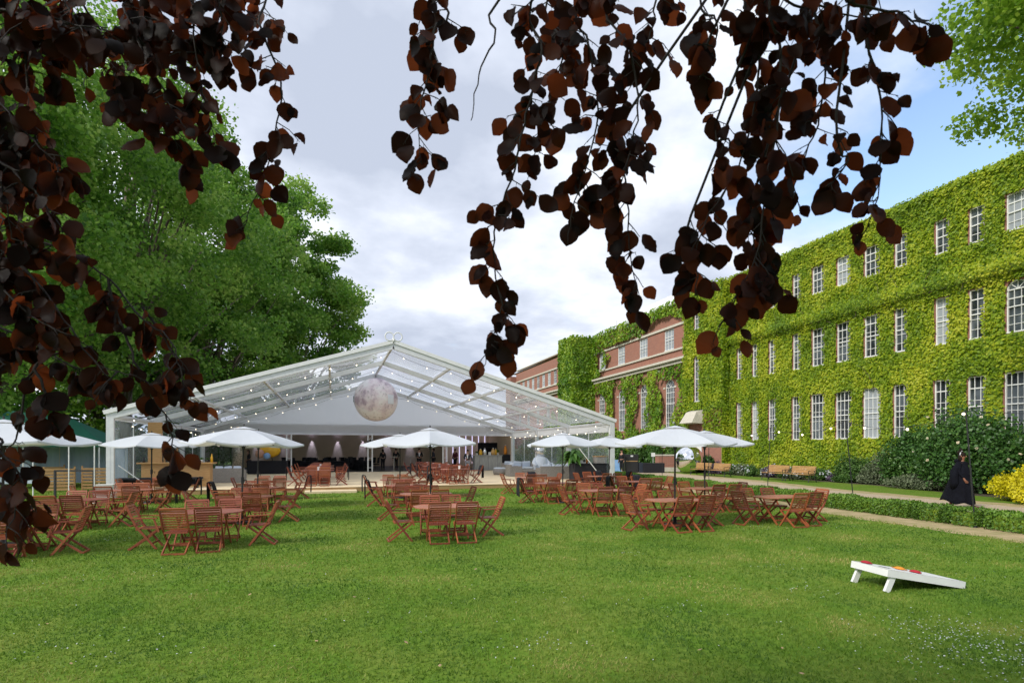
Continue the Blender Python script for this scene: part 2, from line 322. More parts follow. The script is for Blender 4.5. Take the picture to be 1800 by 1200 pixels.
def npmesh(name, V, k, mat, tint=None, parent=None, loc=None):
    """V (n*k,3): n separate k-gons"""
    n = len(V)//k; me = bpy.data.meshes.new(name); me.vertices.add(n*k); me.vertices.foreach_set('co', V.astype(np.float32).ravel())
    me.loops.add(n*k); me.loops.foreach_set('vertex_index', np.arange(n*k, dtype=np.int32)); me.polygons.add(n)
    me.polygons.foreach_set('loop_start', np.arange(0, n*k, k, dtype=np.int32)); me.update(calc_edges=True)
    if tint is not None:
        a = me.attributes.new('tint', 'FLOAT', 'POINT'); a.data.foreach_set('value', np.repeat(tint, k).astype(np.float32))
    me.materials.append(mat); o_ = bpy.data.objects.new(name, me); col.objects.link(o_)
    if parent: o_.parent = parent
    if loc is not None: o_.location = loc
    return o_
def unit(a): return a/np.maximum(np.linalg.norm(a, axis=1, keepdims=True), 1e-6)
def leaves_at(C, size, rng, nrm=None, spread=1.0, aspect=.75, droop=0.0):
    """pointed four-cornered leaves, one at each centre"""
    n = len(C); s = size*rng.uniform(.65, 1.3, (n, 1)); nn = rng.normal(size=(n, 3))*spread
    if nrm is not None: nn = nn+nrm
    nn = unit(nn); t_ = rng.normal(size=(n, 3)); t_[:, 2] -= droop; t_ = unit(t_-nn*np.sum(t_*nn, 1, keepdims=True)); b_ = np.cross(nn, t_)
    V = np.stack([C-t_*s*.5, C+b_*s*aspect*.5-t_*s*.08, C+t_*s*.5, C-b_*s*aspect*.5-t_*s*.08], 1); return V.reshape(-1, 3)
# ------------------------------------------------------------------ ground, path, beds
MB().sheet(lambda u, v_: ((u-.5)*800, (v_-.5)*800+120, 0), 40, 40).build('ground', M['lawn'])['kind'] = 'structure'
def strip(name, near, far, z, mat):
    ys = sorted({y for _, y in near} | {y for _, y in far}); rows = []
    def ip(pl, y):
        return float(np.interp(y, [q[1] for q in pl], [q[0] for q in pl]))
    yy = []; 
    for a, b_ in zip(ys[:-1], ys[1:]):
        k_ = max(1, int((b_-a)/.5)); yy += [a+(b_-a)*i/k_ for i in range(k_)]
    yy.append(ys[-1]); 
    wob = lambda y, s: .07*math.sin(y*3.1+s)+.05*math.sin(y*7.3+s*2)
    mb = MB(); vs = []; 
    for y in yy: vs += [(ip(near, y)+wob(y, 1), y, z), (ip(far, y)+wob(y, 4), y, z)]
    mb.add(vs, [(2*i, 2*i+1, 2*i+3, 2*i+2) for i in range(len(yy)-1)])
    o_ = mb.build(name, mat); o_['kind'] = 'structure'; return o_
strip('dry_strip', [(12.2, -4), (13.0, 8), (13.4, 12), (14.2, 18), (15.4, 26), (16.4, 34)], [(14.6, -4), (14.9, 8), (15.4, 12), (16.2, 18), (17, 26), (17.4, 34)], .004, M['dirt'])
strip('verge_straw', [(15.0, -4), (16.6, 9), (17.5, 14), (18.4, 20), (20.4, 28), (22.2, 42), (23, 62)], [(23.0, -4), (22.2, 9), (21.9, 14), (22.3, 20), (24.2, 28), (25.6, 42), (26, 62)], .004, M['dirt'])
strip('path', [(16.2, -4), (17.3, 9), (18.2, 14), (19.0, 20), (20.9, 28), (22.5, 42), (23.4, 62)], [(20.2, -4), (20.7, 9), (20.9, 14), (21.3, 20), (23.2, 28), (25.2, 42), (25.8, 62)], .008, M['gravel'])
strip('bed_soil', [(23.2, -4), (23.5, 10), (24.4, 16), (26.4, 22), (26.9, 28), (27.2, 36), (27.4, 62)], [(29, -4), (29, 10), (29, 16), (29, 22), (29, 28), (29, 36), (29, 62)], .005, M['soil'])
# ------------------------------------------------------------------ short turf blades near the camera, denser up close
rng = np.random.default_rng(7)
def turf():
    Vs = []; T = []
    for z0, z1, dens, h, wd in ((4.2, 7.5, 3600, .028, .006), (7.5, 12, 1500, .032, .009), (12, 20, 520, .038, .014), (20, 30, 130, .045, .022)):
        half = 1.25 if z1 < 21 else 1.0; area = half*(z1*z1-z0*z0); n = int(area*dens*.5)
        Zc = np.sqrt(rng.uniform(z0*z0, z1*z1, n)); Xc = rng.uniform(-half, half, n)*Zc
        P = np.stack([FW.x*Zc+RT.x*Xc, FW.y*Zc+RT.y*Xc, np.zeros(n)], 1)
        keep = (P[:, 0] < 13.2+.1*(P[:, 1]-8)) & ~((P[:, 1] > 26) & (P[:, 0] > -8.6) & (P[:, 0] < 13.8)); P = P[keep]; n = len(P)
        a = rng.uniform(0, 2*np.pi, n); d = np.stack([np.cos(a), np.sin(a), np.zeros(n)], 1)*wd*rng.uniform(.6, 1.3, (n, 1))
        l = rng.normal(size=(n, 3))*h*.55; l[:, 2] = h*rng.uniform(.5, 1.25, n)
        Vs.append(np.stack([P-d, P+d, P+l], 1).reshape(-1, 3)); T.append(np.clip(rng.normal(.40, .13, n), 0, 1))
    o_ = npmesh('grass', np.concatenate(Vs), 3, M['grass'], np.concatenate(T)); tag(o_, 'short mown lawn grass with paler worn patches', 'grass', kind='stuff')
turf()
def daisies():
    rr = np.random.default_rng(3); C = []
    spots = [(1740, 1140, .55, 260), (1640, 1105, .35, 90), (1780, 1165, .5, 160), (1420, 1043, .25, 26), (1105, 975, .2, 22), (1330, 928, .4, 40), (1440, 922, .5, 45), (1370, 1000, .25, 16), (930, 1135, .35, 30), (185, 950, .3, 22), (550, 940, .4, 10), (250, 1010, .4, 12), (140, 1160, .5, 30), (1750, 960, .5, 22), (1660, 1020, .3, 10), (700, 1075, .5, 12), (1180, 1075, .3, 20), (1010, 1060, .3, 10)]
    for px, py, s, n in spots:
        g_ = gp(px, py); C.append(np.stack([g_.x+rr.normal(0, s, n), g_.y+rr.normal(0, s*.7, n), np.full(n, .034)], 1))
    n = 160; Z = rr.uniform(4.5, 18, n); X = rr.uniform(-.9, .9, n)*Z; C.append(np.stack([FW.x*Z+RT.x*X, FW.y*Z+RT.y*X, np.full(n, .032)], 1))
    C = np.concatenate(C); n = len(C); V = []
    r_ = rr.uniform(.005, .009, n)
    for k in range(6):
        a = k*math.pi/3; V.append(C+np.stack([np.cos(a)*r_, np.sin(a)*r_, rr.uniform(-.004, .004, n)], 1))
    o_ = npmesh('daisies', np.stack(V, 1).reshape(-1, 3), 6, M['flower'], rr.uniform(0, 1, n)); tag(o_, 'tiny white daisies scattered in drifts over the lawn', 'flowers', kind='stuff')
daisies()
def fallen():
    rr = np.random.default_rng(5); n = 70; Z = rr.uniform(4.6, 17, n); X = rr.uniform(-.9, .8, n)*Z; C = np.stack([FW.x*Z+RT.x*X, FW.y*Z+RT.y*X, np.full(n, .036)], 1)
    o_ = npmesh('fallen_leaves', leaves_at(C, .045, rr, np.array([0, 0, 2.5]), .5, .7), 4, pm('dry_leaf', (.42, .27, .15), (.30, .22, .12), 9, .8), rr.uniform(0, 1, n)); tag(o_, 'dry pale brown leaves lying here and there on the lawn', 'leaves', kind='stuff')
fallen()
# ------------------------------------------------------------------ building
XB = 29.0
bld = empty('college_building', (XB, 34, 0), 'long brick building with ivy covered walls and white sash windows beside the lawn', 'building')
def bpart(mb, name, mat, smooth=False):
    o_ = mb.build(name, mat, None, smooth); o_.parent = bld; o_.matrix_parent_inverse = Matrix.Translation((-XB, -34, 0)); return o_
GFZ = (2.45, 5.3); F1Z = (7.05, 9.4); F2Z = (11.6, 13.3)
cols_ = [(10.6, .75), (12.4, .75), (14.2, .75), (17.35, .92), (19.0, .74), (20.6, .72), (22.76, .74), (24.47, 1.02), (26.33, 1.02), (28.18, 1.02), (29.9, .72), (32.07, .66), (33.73, .62), (35.35, .62)]
OP = []     # openings in the main wall: y, z0, z1, w, cols, rows, arched
for y, w_ in cols_:
    OP.append((y, GFZ[0], GFZ[1], w_*1.06, 3 if w_ < .9 else 4, 5, False))
    OP.append((y, F1Z[0], F1Z[1], w_*.9, 2 if w_ < .9 else 3, 5, abs(y-17.35) < .1))
    OP.append((y, F2Z[0], F2Z[1], w_*.9, 2 if w_ < .9 else 3, 4, False))
OPB = [(y, 10.75, 12.6, 1.5, 3, 3, False) for y in (44.7, 49.15, 53.6, 58.0)]+[(y, 3.75, 8.1, 1.42, 4, 8, True) for y in (44.55, 49.0, 53.5, 58.1)]
OPF = [(y, 10.75, 12.6, 1.1, 2, 3, False) for y in np.arange(65.5, 88.5, 2.25)]+[(y, 5.5, 8.2, 1.2, 3, 5, False) for y in np.arange(66.5, 88, 4.2)]
OPS = [(39.6, 5.7, 9.4, .72, 2, 9, False), (39.6, 11.6, 13.3, .7, 2, 4, False)]
def facade(mb, X, y0, y1, z0, z1, ops, dep=.22):
    Y = sorted({y0, y1}.union(*[{o_[0]-o_[3]/2, o_[0]+o_[3]/2} for o_ in ops])) if ops else [y0, y1]
    Zs = sorted({z0, z1}.union(*[{o_[1], o_[2]} for o_ in ops])) if ops else [z0, z1]
    Y = [y for y in Y if y0 <= y <= y1]
    for ya, yb in zip(Y[:-1], Y[1:]):
        for za, zb in zip(Zs[:-1], Zs[1:]):
            cy = (ya+yb)/2; cz = (za+zb)/2
            if any(abs(cy-o_[0]) < o_[3]/2 and o_[1] < cz < o_[2] for o_ in ops): continue
            mb.add([(X, ya, za), (X, yb, za), (X, yb, zb), (X, ya, zb)], [(0, 3, 2, 1)])
    for y, a, b_, w_, *_ in ops:
        l, r_ = y-w_/2, y+w_/2
        mb.add([(X, l, a), (X, r_, a), (X, r_, b_), (X, l, b_), (X+dep, l, a), (X+dep, r_, a), (X+dep, r_, b_), (X+dep, l, b_)], [(0, 1, 5, 4), (1, 2, 6, 5), (2, 3, 7, 6), (3, 0, 4, 7)])
def window(X, o_, blind=False):
    y, z0, z1, w_, nc, nr, arch = o_; mb = MB(); t_ = .055; x = X+.09; h = z1-z0
    top = z1-(w_/2 if arch else 0)
    for s in (-1, 1): mb.box((x, y+s*(w_/2-t_/2), (z0+top)/2), (.09, t_, top-z0))
    mb.box((x-.03, y, z0+.03), (.16, w_-.004, .06)); mb.box((x, y, z0+h*.5), (.08, w_-2*t_, .05))
    for i in range(1, nc): mb.box((x, y-w_/2+w_*i/nc, (z0+.06+top)/2), (.04, .022 if w_ < 1.2 else .03, top-z0-.06))
    for j in range(1, nr):
        if abs(j/nr-.5) > .06: mb.box((x+.002, y, z0+(top-z0)*j/nr), (.036, w_-2*t_, .024 if j != nr-1 else .05))
    if arch:
        mb.box((x, y, top), (.08, w_-2*t_, .05)); rO = w_/2
        pts = [(math.cos(a), math.sin(a)) for a in np.linspace(0, math.pi, 13)]
        for (a, b_), (c, d) in zip(pts[:-1], pts[1:]):
            mb.bar((x, y+a*(rO-.03), top+b_*(rO-.03)), (x, y+c*(rO-.03), top+d*(rO-.03)), .06, .09, (1, 0, 0))
        for a in (math.pi/4, math.pi/2, 3*math.pi/4): mb.bar((x, y, top), (x, y+math.cos(a)*rO*.95, top+math.sin(a)*rO*.95), .03, .03, (1, 0, 0))
        for s in (-1, 1):     # spandrels that close the corners beside the arch
            arc = [(y+s*math.cos(a)*rO, top+math.sin(a)*rO) for a in np.linspace(0, math.pi/2, 7)]; poly = arc+[(y+s*rO, z1)]
            vs = [(X+.003, p, q) for p, q in poly]; n = len(vs)
            sp.add(vs, [tuple(range(n))] if s < 0 else [tuple(reversed(range(n)))])
    else: mb.box((x, y, z1-t_/2), (.09, w_-2*t_, t_))
    f_ = bpart(mb, 'window', M['frame']); p = MB()
    p.box((x+.03, y, (z0+z1)/2), (.012, w_-.02, h-.02)); q = p.build('pane', M['blind'] if blind else M['glass'], f_)
    return f_
sp = MB(); mb = MB()
facade(mb, XB, 5, 36.5, 0, 14.6, OP)
mb.add([(XB, 5, 0), (XB+14, 5, 0), (XB+14, 5, 14.6), (XB, 5, 14.6)], [(0, 1, 2, 3)]); mb.add([(XB, 5, 14.6), (XB+14, 5, 14.6), (XB+14, 92, 14.4), (XB, 92, 14.4)], [(0, 1, 2, 3)])
bpart(mb, 'wall', M['brick'])
mb = MB(); facade(mb, XB-.7, 36.5, 41.3, 0, 14.7, OPS); mb.box((XB-.35, 36.51, 7.35), (.7, .02, 14.7)); mb.box((XB-.35, 41.29, 7.35), (.7, .02, 14.7)); mb.box((XB-.35, 38.9, 14.71), (.7, 4.8, .02)); bpart(mb, 'stair_bay', M['brick'])
mb = MB(); facade(mb, XB, 41.3, 60, 0, 14.6, OPB); bpart(mb, 'wall', M['brick'])
mb = MB(); mb.box((27.6, 62, 7.35), (2.8, 4, 14.7)); bpart(mb, 'tower', M['brick'])
mb = MB(); facade(mb, XB, 64, 89.5, 0, 14.2, OPF); mb.box((28.9, 90.8, 6.9), (1.8, 2.6, 13.8)); bpart(mb, 'wall', M['brick'])
mb = MB()
for a, b_ in ((41.3, 59.98), (64.02, 89.4)):
    c = (a+b_)/2; l = b_-a
    mb.box((XB-.16, c, 9.45), (.3, l, .28)); mb.box((XB-.28, c, 9.7), (.54, l, .2)); mb.box((XB-.08, c, 10.62), (.14, l, .16)); mb.box((XB-.07, c, 12.78), (.12, l, .2)); mb.box((XB+.15, c, 14.68), (.5, l, .14))
bpart(mb, 'cornice', M['stone'])
mb = MB(); mb.box((XB-.1, 20.75, 9.9), (.2, 31.4, .2)); mb.box((XB+.15, 20.75, 14.68), (.4, 31.4, .14)); bpart(mb, 'cornice', M['stone'])
for o_ in OPB:
    if o_[6]:
        top = o_[2]-o_[3]/2
        for s in (-1, 1): mb = MB(); mb.box((XB-.03, o_[0]+s*(o_[3]/2+.16), top), (.06, .28, .16)); bpart(mb, 'stone_trim', M['stone'])
mb = MB(); mb.add([(27.75, 38.9, 4.85), (27.75, 40.3, 4.85), (27.2, 40.45, 3.95), (27.2, 38.75, 3.95), (28.28, 38.75, 5.0), (28.28, 40.45, 5.0), (28.28, 40.45, 3.9), (28.28, 38.75, 3.9)], [(0, 3, 2, 1), (0, 1, 5, 4), (0, 4, 7, 3), (1, 2, 6, 5), (3, 7, 6, 2)]); bpart(mb, 'door_canopy', M['stone'])
mb = MB(); mb.box((28.26, 39.6, 1.3), (.06, 1.3, 2.6)); dr = bpart(mb, 'door', M['frame']); MB().box((28.2, 39.1, 1.2), (.06, .05, .16)).build('handle', M['black'], dr)
mb = MB(); mb.box((XB+2.5, 46.5, 15.3), (3.5, 9, 1.4)); bpart(mb, 'roof_plant_room', M['pvc'])
random.seed(5)
for o_ in OP: window(XB, o_, random.random() < (.25 if o_[1] < 3 else .12))
for o_ in OPS: window(XB-.7, o_)
for o_ in OPB+OPF: window(XB, o_, o_[1] > 10 and random.random() < .5)
bpart(sp, 'spandrel', M['brick'])
mb = MB(); mb.tube([(XB+1, 52, 14.6), (XB+1, 52, 18.5)], .05, 6); mb.tube([(XB+1.2, 57, 14.6), (XB+1.2, 57, 16.2)], .04, 6); bpart(mb, 'mast', M['alu'])
# ------------------------------------------------------------------ ivy
def sn(y, z, s=0):
    return (np.sin(y*.9+s)*np.cos(z*1.1+s*2)+np.sin(y*2.3+z*1.7+s)*.6+np.sin(y*4.7-z*3.9+s*3)*.4+np.sin(y*9.1+z*8.3)*.25)/2.25
def ivy(name, label, X, y0, y1, z0, z1, dens, size, ops, seed, mat, mask=None, nrm=(-1, 0, .35), axis='X', bulge=None, thick=.16):
    rr = np.random.default_rng(seed); n = int((y1-y0)*(z1-z0)*dens); y = rr.uniform(y0, y1, n); z = rr.uniform(z0, z1, n); keep = np.ones(n, bool)
    for oy, a, b_, w_, *q in ops:
        e = .07*sn(y*3, z*3, seed); hw = w_/2-.02+e; keep &= ~((np.abs(y-oy) < hw) & (z > a+.02+e) & (z < b_-.04+e*1.5))
    if mask is not None: keep &= mask(y, z)
    y = y[keep]; z = z[keep]; n = len(y); d = .05+thick*(.5+.5*sn(y, z, seed))+rr.uniform(-.05, .06, n)
    if bulge is not None: d = d+bulge(y, z)
    C = np.stack([X-d, y, z], 1) if axis == 'X' else np.stack([y, X-d, z], 1)
    V = leaves_at(C, size, rr, np.array(nrm)*1.5, .75, .9, droop=1.2)
    t_ = np.clip(.46+.26*sn(y*.5, z*.6, seed+1)+rr.normal(0, .18, n), 0, 1)
    o_ = npmesh(name, V, 4, mat, t_); return tag(o_, label, 'climbing plant') if label else o_
bul = lambda y, z: .46*np.exp(-((z-10.05)/.38)**2)+.12*np.exp(-((z-14.6)/.3)**2)
iv = ivy('climbing_ivy', 'bright lime green ivy covering the near block of the building around its windows', XB, 5, 36.5, .1, 14.95, 230, .125, OP, 1, M['ivy'], bulge=bul)
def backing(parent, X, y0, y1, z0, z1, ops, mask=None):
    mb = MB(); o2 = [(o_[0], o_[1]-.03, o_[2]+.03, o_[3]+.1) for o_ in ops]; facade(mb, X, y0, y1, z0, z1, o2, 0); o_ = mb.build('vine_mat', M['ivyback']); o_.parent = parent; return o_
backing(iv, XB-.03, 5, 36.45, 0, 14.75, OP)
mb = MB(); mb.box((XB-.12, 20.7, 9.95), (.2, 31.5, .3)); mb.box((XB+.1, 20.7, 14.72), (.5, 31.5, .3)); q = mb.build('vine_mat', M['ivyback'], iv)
rr = random.Random(2); mb = MB()
for i in range(26):
    y = rr.uniform(17, 36); z = rr.choice([.2, 5.6, 9.4, 9.5, 9.6]); pts = [Vector((XB-.24, y, z))]
    for k in range(7): y += rr.uniform(-.28, .28); z += rr.uniform(.05, .4); pts.append(Vector((XB-.26-rr.uniform(0, .06), y, z)))
    MB().tube(pts, [.018-.002*j for j in range(8)], 5).build('vine_stem', M['stem'], iv)
i2 = ivy('climbing_ivy', 'yellow green ivy covering the projecting stair bay with the cream door canopy', XB-.7, 36.4, 41.4, 2.6, 14.95, 140, .17, OPS, 2, M['ivy'], mask=lambda y, z: ~((np.abs(y-39.6) < .95) & (z < 5.05)))
V2 = ivy('climbing_ivy', None, 36.5, XB-.75, XB+.05, .3, 14.9, 140, .17, [], 3, M['ivy'], nrm=(0, -1, .3), axis='Y'); V2.parent = i2
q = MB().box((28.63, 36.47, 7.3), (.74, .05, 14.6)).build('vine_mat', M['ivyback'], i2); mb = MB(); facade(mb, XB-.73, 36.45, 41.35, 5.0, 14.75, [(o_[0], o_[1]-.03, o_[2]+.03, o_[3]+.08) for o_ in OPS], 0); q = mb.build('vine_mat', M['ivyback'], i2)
i3 = ivy('climbing_ivy', 'dense dark green ivy wrapped around the square tower of the building', 26.2, 60, 64, .2, 14.9, 75, .27, [], 4, M['ivyfar'], bulge=lambda y, z: .25*np.exp(-((z-9.6)/.3)**2))
V2 = ivy('climbing_ivy', None, 60, 26.1, 29.1, .2, 14.9, 75, .27, [], 5, M['ivyfar'], nrm=(0, -1, .3), axis='Y', bulge=lambda y, z: .25*np.exp(-((z-9.6)/.3)**2)); V2.parent = i3
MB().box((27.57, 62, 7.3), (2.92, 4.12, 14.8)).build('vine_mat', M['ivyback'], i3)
def far_mask(y, z): return z < 6+7*np.exp(-(y-64)/2.6)+.9*np.sin(y*2.1)
ivy('climbing_ivy', 'thinning green ivy spreading from the tower over the far brick wing', XB-.1, 64, 76, .3, 13.6, 60, .28, OPF, 6, M['ivyfar'], mask=far_mask)
def brick_mask(y, z):
    piers = np.zeros_like(y, bool)
    for c in (42.2, 46.9, 51.3, 55.9): piers |= np.abs(y-c+.25*np.sin(z*1.3)) < 1.15+.35*np.sin(z*.9+c)
    lowpart = (z < 9.2) & (piers | (z < 3.6+.8*np.sin(y*1.3)) | ((z > 8.1) & (sn(y, z, 3) > -.2)))
    topb = (z > 13.0+.8*np.sin(y*.45)*(y < 50)) ; side = (z > 9.9) & (y > 56.8+.9*np.sin(z*2)) & ~((np.abs(z-11.7) < .95) & (np.abs(y-58) < .7))
    return (y < 59.9) & (lowpart | topb | side)
ivy('climbing_ivy', 'mixed green creeper hanging between the tall arched windows of the red brick wall', XB-.05, 41.3, 60, .1, 14.95, 85, .24, OPB, 7, M['ivyfar'], mask=brick_mask, thick=.5)
# ------------------------------------------------------------------ trees
def crown_tree(name, label, x, y, h, r_, base, seed, n, size, mat=None, trunk_r=.45, group=None, squash=1.0, blobs=46, mat2=None):
    rr = np.random.default_rng(seed); pr = random.Random(seed); e = empty(name, (x, y, 0), label, 'tree', group)
    mb = MB(); cz = base+(h-base)*.55; top = (0, 0, h*.8)
    mb.tube([(0, 0, -.1), (.1, .05, base*.5), (-.05, .1, base), (.1, -.1, cz), top], [trunk_r*1.25, trunk_r, trunk_r*.85, trunk_r*.5, trunk_r*.12], 10)
    cents = []
    ry = (h-base)/2
    for i in range(int(blobs*2.5)):
        while True:
            p = rr.normal(size=3); p /= np.linalg.norm(p); k = rr.uniform(.30, 1.04)**.6; 
            if p[2] > -.95: break
        taper = 1-.28*max(p[2], 0)
        c = np.array([p[0]*r_*k*taper, p[1]*r_*k*taper, base+ry+p[2]*ry*k*squash]); cents.append((c, rr.uniform(.07, .21)*r_))
        if i % 3 == 0:
            s = Vector((0, 0, base+(c[2]-base)*pr.uniform(.1, .55))); t_ = Vector(c); mid = s.lerp(t_, .5)+Vector((0, 0, pr.uniform(.1, .9)))
            mb.tube([s, mid, t_], [trunk_r*.34, trunk_r*.2, trunk_r*.05], 6)
    mb.build('trunk', M['bark'], e, True)
    tot = sum(b_**2 for _, b_ in cents); Vs = []; T = []
    for c, br in cents:
        m_ = int(n*br**2/tot); d = unit(rr.normal(size=(m_, 3))); rad = br*(rr.uniform(.25, 1.05, (m_, 1))**.5); P = c+d*rad*np.array([1.08, 1.08, .56]); P += rr.normal(0, br*.19, (m_, 3))
        P = P[P[:, 2] > base*.6]; m_ = len(P)
        Vs.append(leaves_at(P, size, rr, np.array([0, 0, .5]), .8, .85, .4)); T.append(np.clip(.45+rr.normal(0, .10)+rr.normal(0, .16, m_), 0, 1))
    npmesh('crown', np.concatenate(Vs), 4, mat or M['plane'], np.concatenate(T), e); return e
g = 'large plane trees on the left of the lawn'
crown_tree('plane_tree', 'tall plane tree nearest on the left behind the drooping copper leaves', -16, 33, 25, 8.8, 3.4, 11, 76000, .22, group=g, blobs=70)
crown_tree('plane_tree', 'broad plane tree rising behind the left eave of the marquee', -14, 47, 31.5, 10.4, 2.6, 12, 80000, .26, group=g, blobs=80)
crown_tree('plane_tree', 'rounded plane tree behind the left roof slope of the marquee', -12.2, 63, 31, 10.4, 2.2, 13, 70000, .33, group=g, blobs=70)
crown_tree('plane_tree', 'farthest plane tree with its edge against the sky beside the marquee ridge', -5.3, 77, 35, 9.8, 1.5, 14, 74000, .36, group=g, blobs=70)
crown_tree('plane_tree', 'dark plane tree at the far left edge beyond the green gazebo', -27, 44, 22, 9, 2.5, 15, 34000, .36, group=g)
crown_tree('plane_tree', 'background plane tree filling the gap between the left trees', -22, 66, 24, 10, 2, 16, 30000, .46, group=g)
crown_tree('lime_tree', 'bright green leafy tree overhanging the top right corner of the view', 21.6, 8.0, 19, 5.8, 9.3, 21, 80000, .15, M['brightleaf'], .3)
def bush(name, label, x, y, rx, ry, h, n, size, mat, seed, cat='shrub', group=None, flowers=None, nf=0, fs=.09, lumps=14, parent=None):
    rr = np.random.default_rng(seed); P = []
    for i in range(lumps):
        a = rr.uniform(0, 2*np.pi); k = rr.uniform(0, .75)**.5; cx, cy = math.cos(a)*rx*k*.8, math.sin(a)*ry*k*.8; hh = h*rr.uniform(.62, 1.0)*(1-.35*k*k); b_ = rr.uniform(.3, .5)
        m_ = n//lumps; d = unit(rr.normal(size=(m_, 3))); rad = rr.uniform(.35, 1.05, (m_, 1))**.5
        q = np.array([cx, cy, hh*.55])+d*rad*np.array([rx*b_*1.15, ry*b_*1.15, hh*.5])+rr.normal(0, .04*h, (m_, 3)); P.append(q[q[:, 2] > .01])
    P = np.concatenate(P); nn = P/np.array([rx, ry, h]); nn[:, 2] += .4
    V = leaves_at(P, size, rr, unit(nn)*.8, .7, .8); t_ = np.clip(rr.normal(.45, .2, len(P)), 0, 1)
    e = empty(name, (x, y, 0), label, cat, group)
    npmesh('foliage', V, 4, mat, t_, e)
    mb = MB(); pr = random.Random(seed)
    for i in range(6): mb.tube([(pr.uniform(-.1, .1), pr.uniform(-.1, .1), 0), (pr.uniform(-rx, rx)*.5, pr.uniform(-ry, ry)*.5, h*.6)], [.03, .01], 5)
    mb.build('stem', M['stem'], e)
    if nf:
        idx = np.argsort(-(np.linalg.norm(P/np.array([rx, ry, h]), axis=1)))[:nf*6]; idx = rr.choice(idx, nf, replace=False)
        F = P[idx]*1.03; Vf = np.concatenate([leaves_at(F, fs, rr, None, 1, 1) for _ in range(3)]); npmesh('flowers', Vf, 4, flowers, rr.uniform(0, 1, nf*3), e)
    return e
# background screen behind the trees
for i, (x, y, rx, h) in enumerate([(-22, 37, 4.5, 5.5), (-29, 33, 5, 6.5), (-17.5, 43, 4, 5), (-21, 52, 5, 6.5), (-15, 56, 4, 5), (-36, 40, 6, 9), (-12, 72, 5, 6), (-30, 58, 7, 9)]):
    bush('laurel_bush', ['broad dark laurel bush behind the green gazebo', 'dark laurel bush left of the green gazebo', 'laurel bush between the gazebo and the marquee wall', 'tall laurel bush behind the near plane trunks', 'laurel bush at the back left corner of the marquee', 'largest laurel bush at the left edge of the view', 'laurel bush far behind the marquee roof', 'high laurel bush deep in the shade under the trees'][i], x, y, rx, rx*.7, h, 9000, .3, M['darkleaf'], 40+i, 'bush', 'dark laurel bushes under the plane trees')
bush('rose_shrub', 'tall dark climbing rose shrub with cream flowers against the ivy wall', 26.6, 17.3, 2.0, 2.4, 4.3, 26000, .13, M['darkleaf'], 60, nf=16, flowers=M['rose'], fs=.12, lumps=26)
bush('evergreen_shrub', 'dense dark evergreen shrub left of the tall rose', 27.5, 20.9, 1.4, 1.3, 3.1, 16000, .12, M['darkleaf'], 61, lumps=18)
bush('rose_shrub', 'second dark leafy shrub with few roses at the right edge behind the golden shrub', 26.6, 13.6, 1.8, 2.2, 3.9, 18000, .13, M['darkleaf'], 62, nf=8, flowers=M['rose'], fs=.12, lumps=20)
bush('golden_shrub', 'low rounded bright yellow shrub beside the gravel path', 23.3, 13.05, 1.7, 1.6, 1.45, 16000, .10, M['yellowleaf'], 63, lumps=16)
bush('lavender_hedge', 'low grey green lavender mound along the bed edge behind the walker', 25.7, 18.6, .7, 2.4, .75, 9000, .08, M['greyleaf'], 64, lumps=16)
bush('variegated_shrub', 'pale variegated shrub between the bare ivy wall and dark shrubs', 27.4, 22.6, .8, .9, 1.9, 6000, .09, M['greyleaf'], 65)
bush('leafy_shrub', 'mid green leafy shrub against the lower ivy wall', 27.8, 24.4, .8, 1.1, 1.9, 7000, .11, M['midleaf'], 66)
rr = random.Random(9); ys = [21.8, 23.2, 24.4, 25.6, 26.8, 28.2, 29.4, 30.6, 31.9, 33.2, 34.5, 35.8]
ord_ = ['first', 'second', 'third', 'fourth', 'fifth', 'sixth', 'seventh', 'eighth', 'ninth', 'tenth', 'eleventh', 'twelfth']
for i, y in enumerate(ys):
    mt = [M['midleaf'], M['greyleaf'], M['midleaf'], M['purpleleaf']][i % 4]
    kind_ = ['green', 'silvery', 'green', 'purple'][i % 4]; fl = i >= 4
    bush('border_plant', ('%s flower bed clump%s, %s from the right along the ivy wall' % (kind_, ' with pale blooms' if fl else '', ord_[i])), rr.uniform(27.1, 27.8), y, .6, .75, rr.uniform(.5, .75)+(.35 if fl else 0), 2600, .09, mt, 80+i, 'plant', 'flowering clumps in the bed below the ivy', M['flower'] if fl else None, 36 if fl else 0, .1, 7)
for i, (x, y, rx, ry, h, k_) in enumerate([(27.6, 38, .8, 1, 1.7, 0), (28, 42.5, .7, 1.2, 2.3, 1), (27.9, 45.3, .8, 1.3, 2.6, 0), (28.1, 48.5, .8, 1.5, 3.1, 1), (27.8, 52.5, 1, 1.6, 2.4, 0), (27.5, 56.5, 1.1, 1.7, 2.2, 1), (20.5, 58, 2.2, 2, 3.2, 0), (17.5, 54, 1.6, 1.6, 2.4, 1), (24.5, 66, 3, 2, 4, 0)]):
    bush('wall_shrub', ['green shrub right of the mirror ball', 'leafy shrub behind the mirror ball', 'green shrub behind the brick planter', 'tall green shrub below the arched windows', 'dark shrub behind the black cabinet', 'green shrub behind the standing man', 'round shrub seen through the far side wall of the marquee', 'small shrub seen beside the bar post', 'far shrub at the foot of the tower'][i], x, y, rx, ry, h, 6000, .17, M['midleaf'] if k_ else M['darkleaf'], 100+i, 'shrub', 'shrubs along the foot of the far wall', lumps=10)
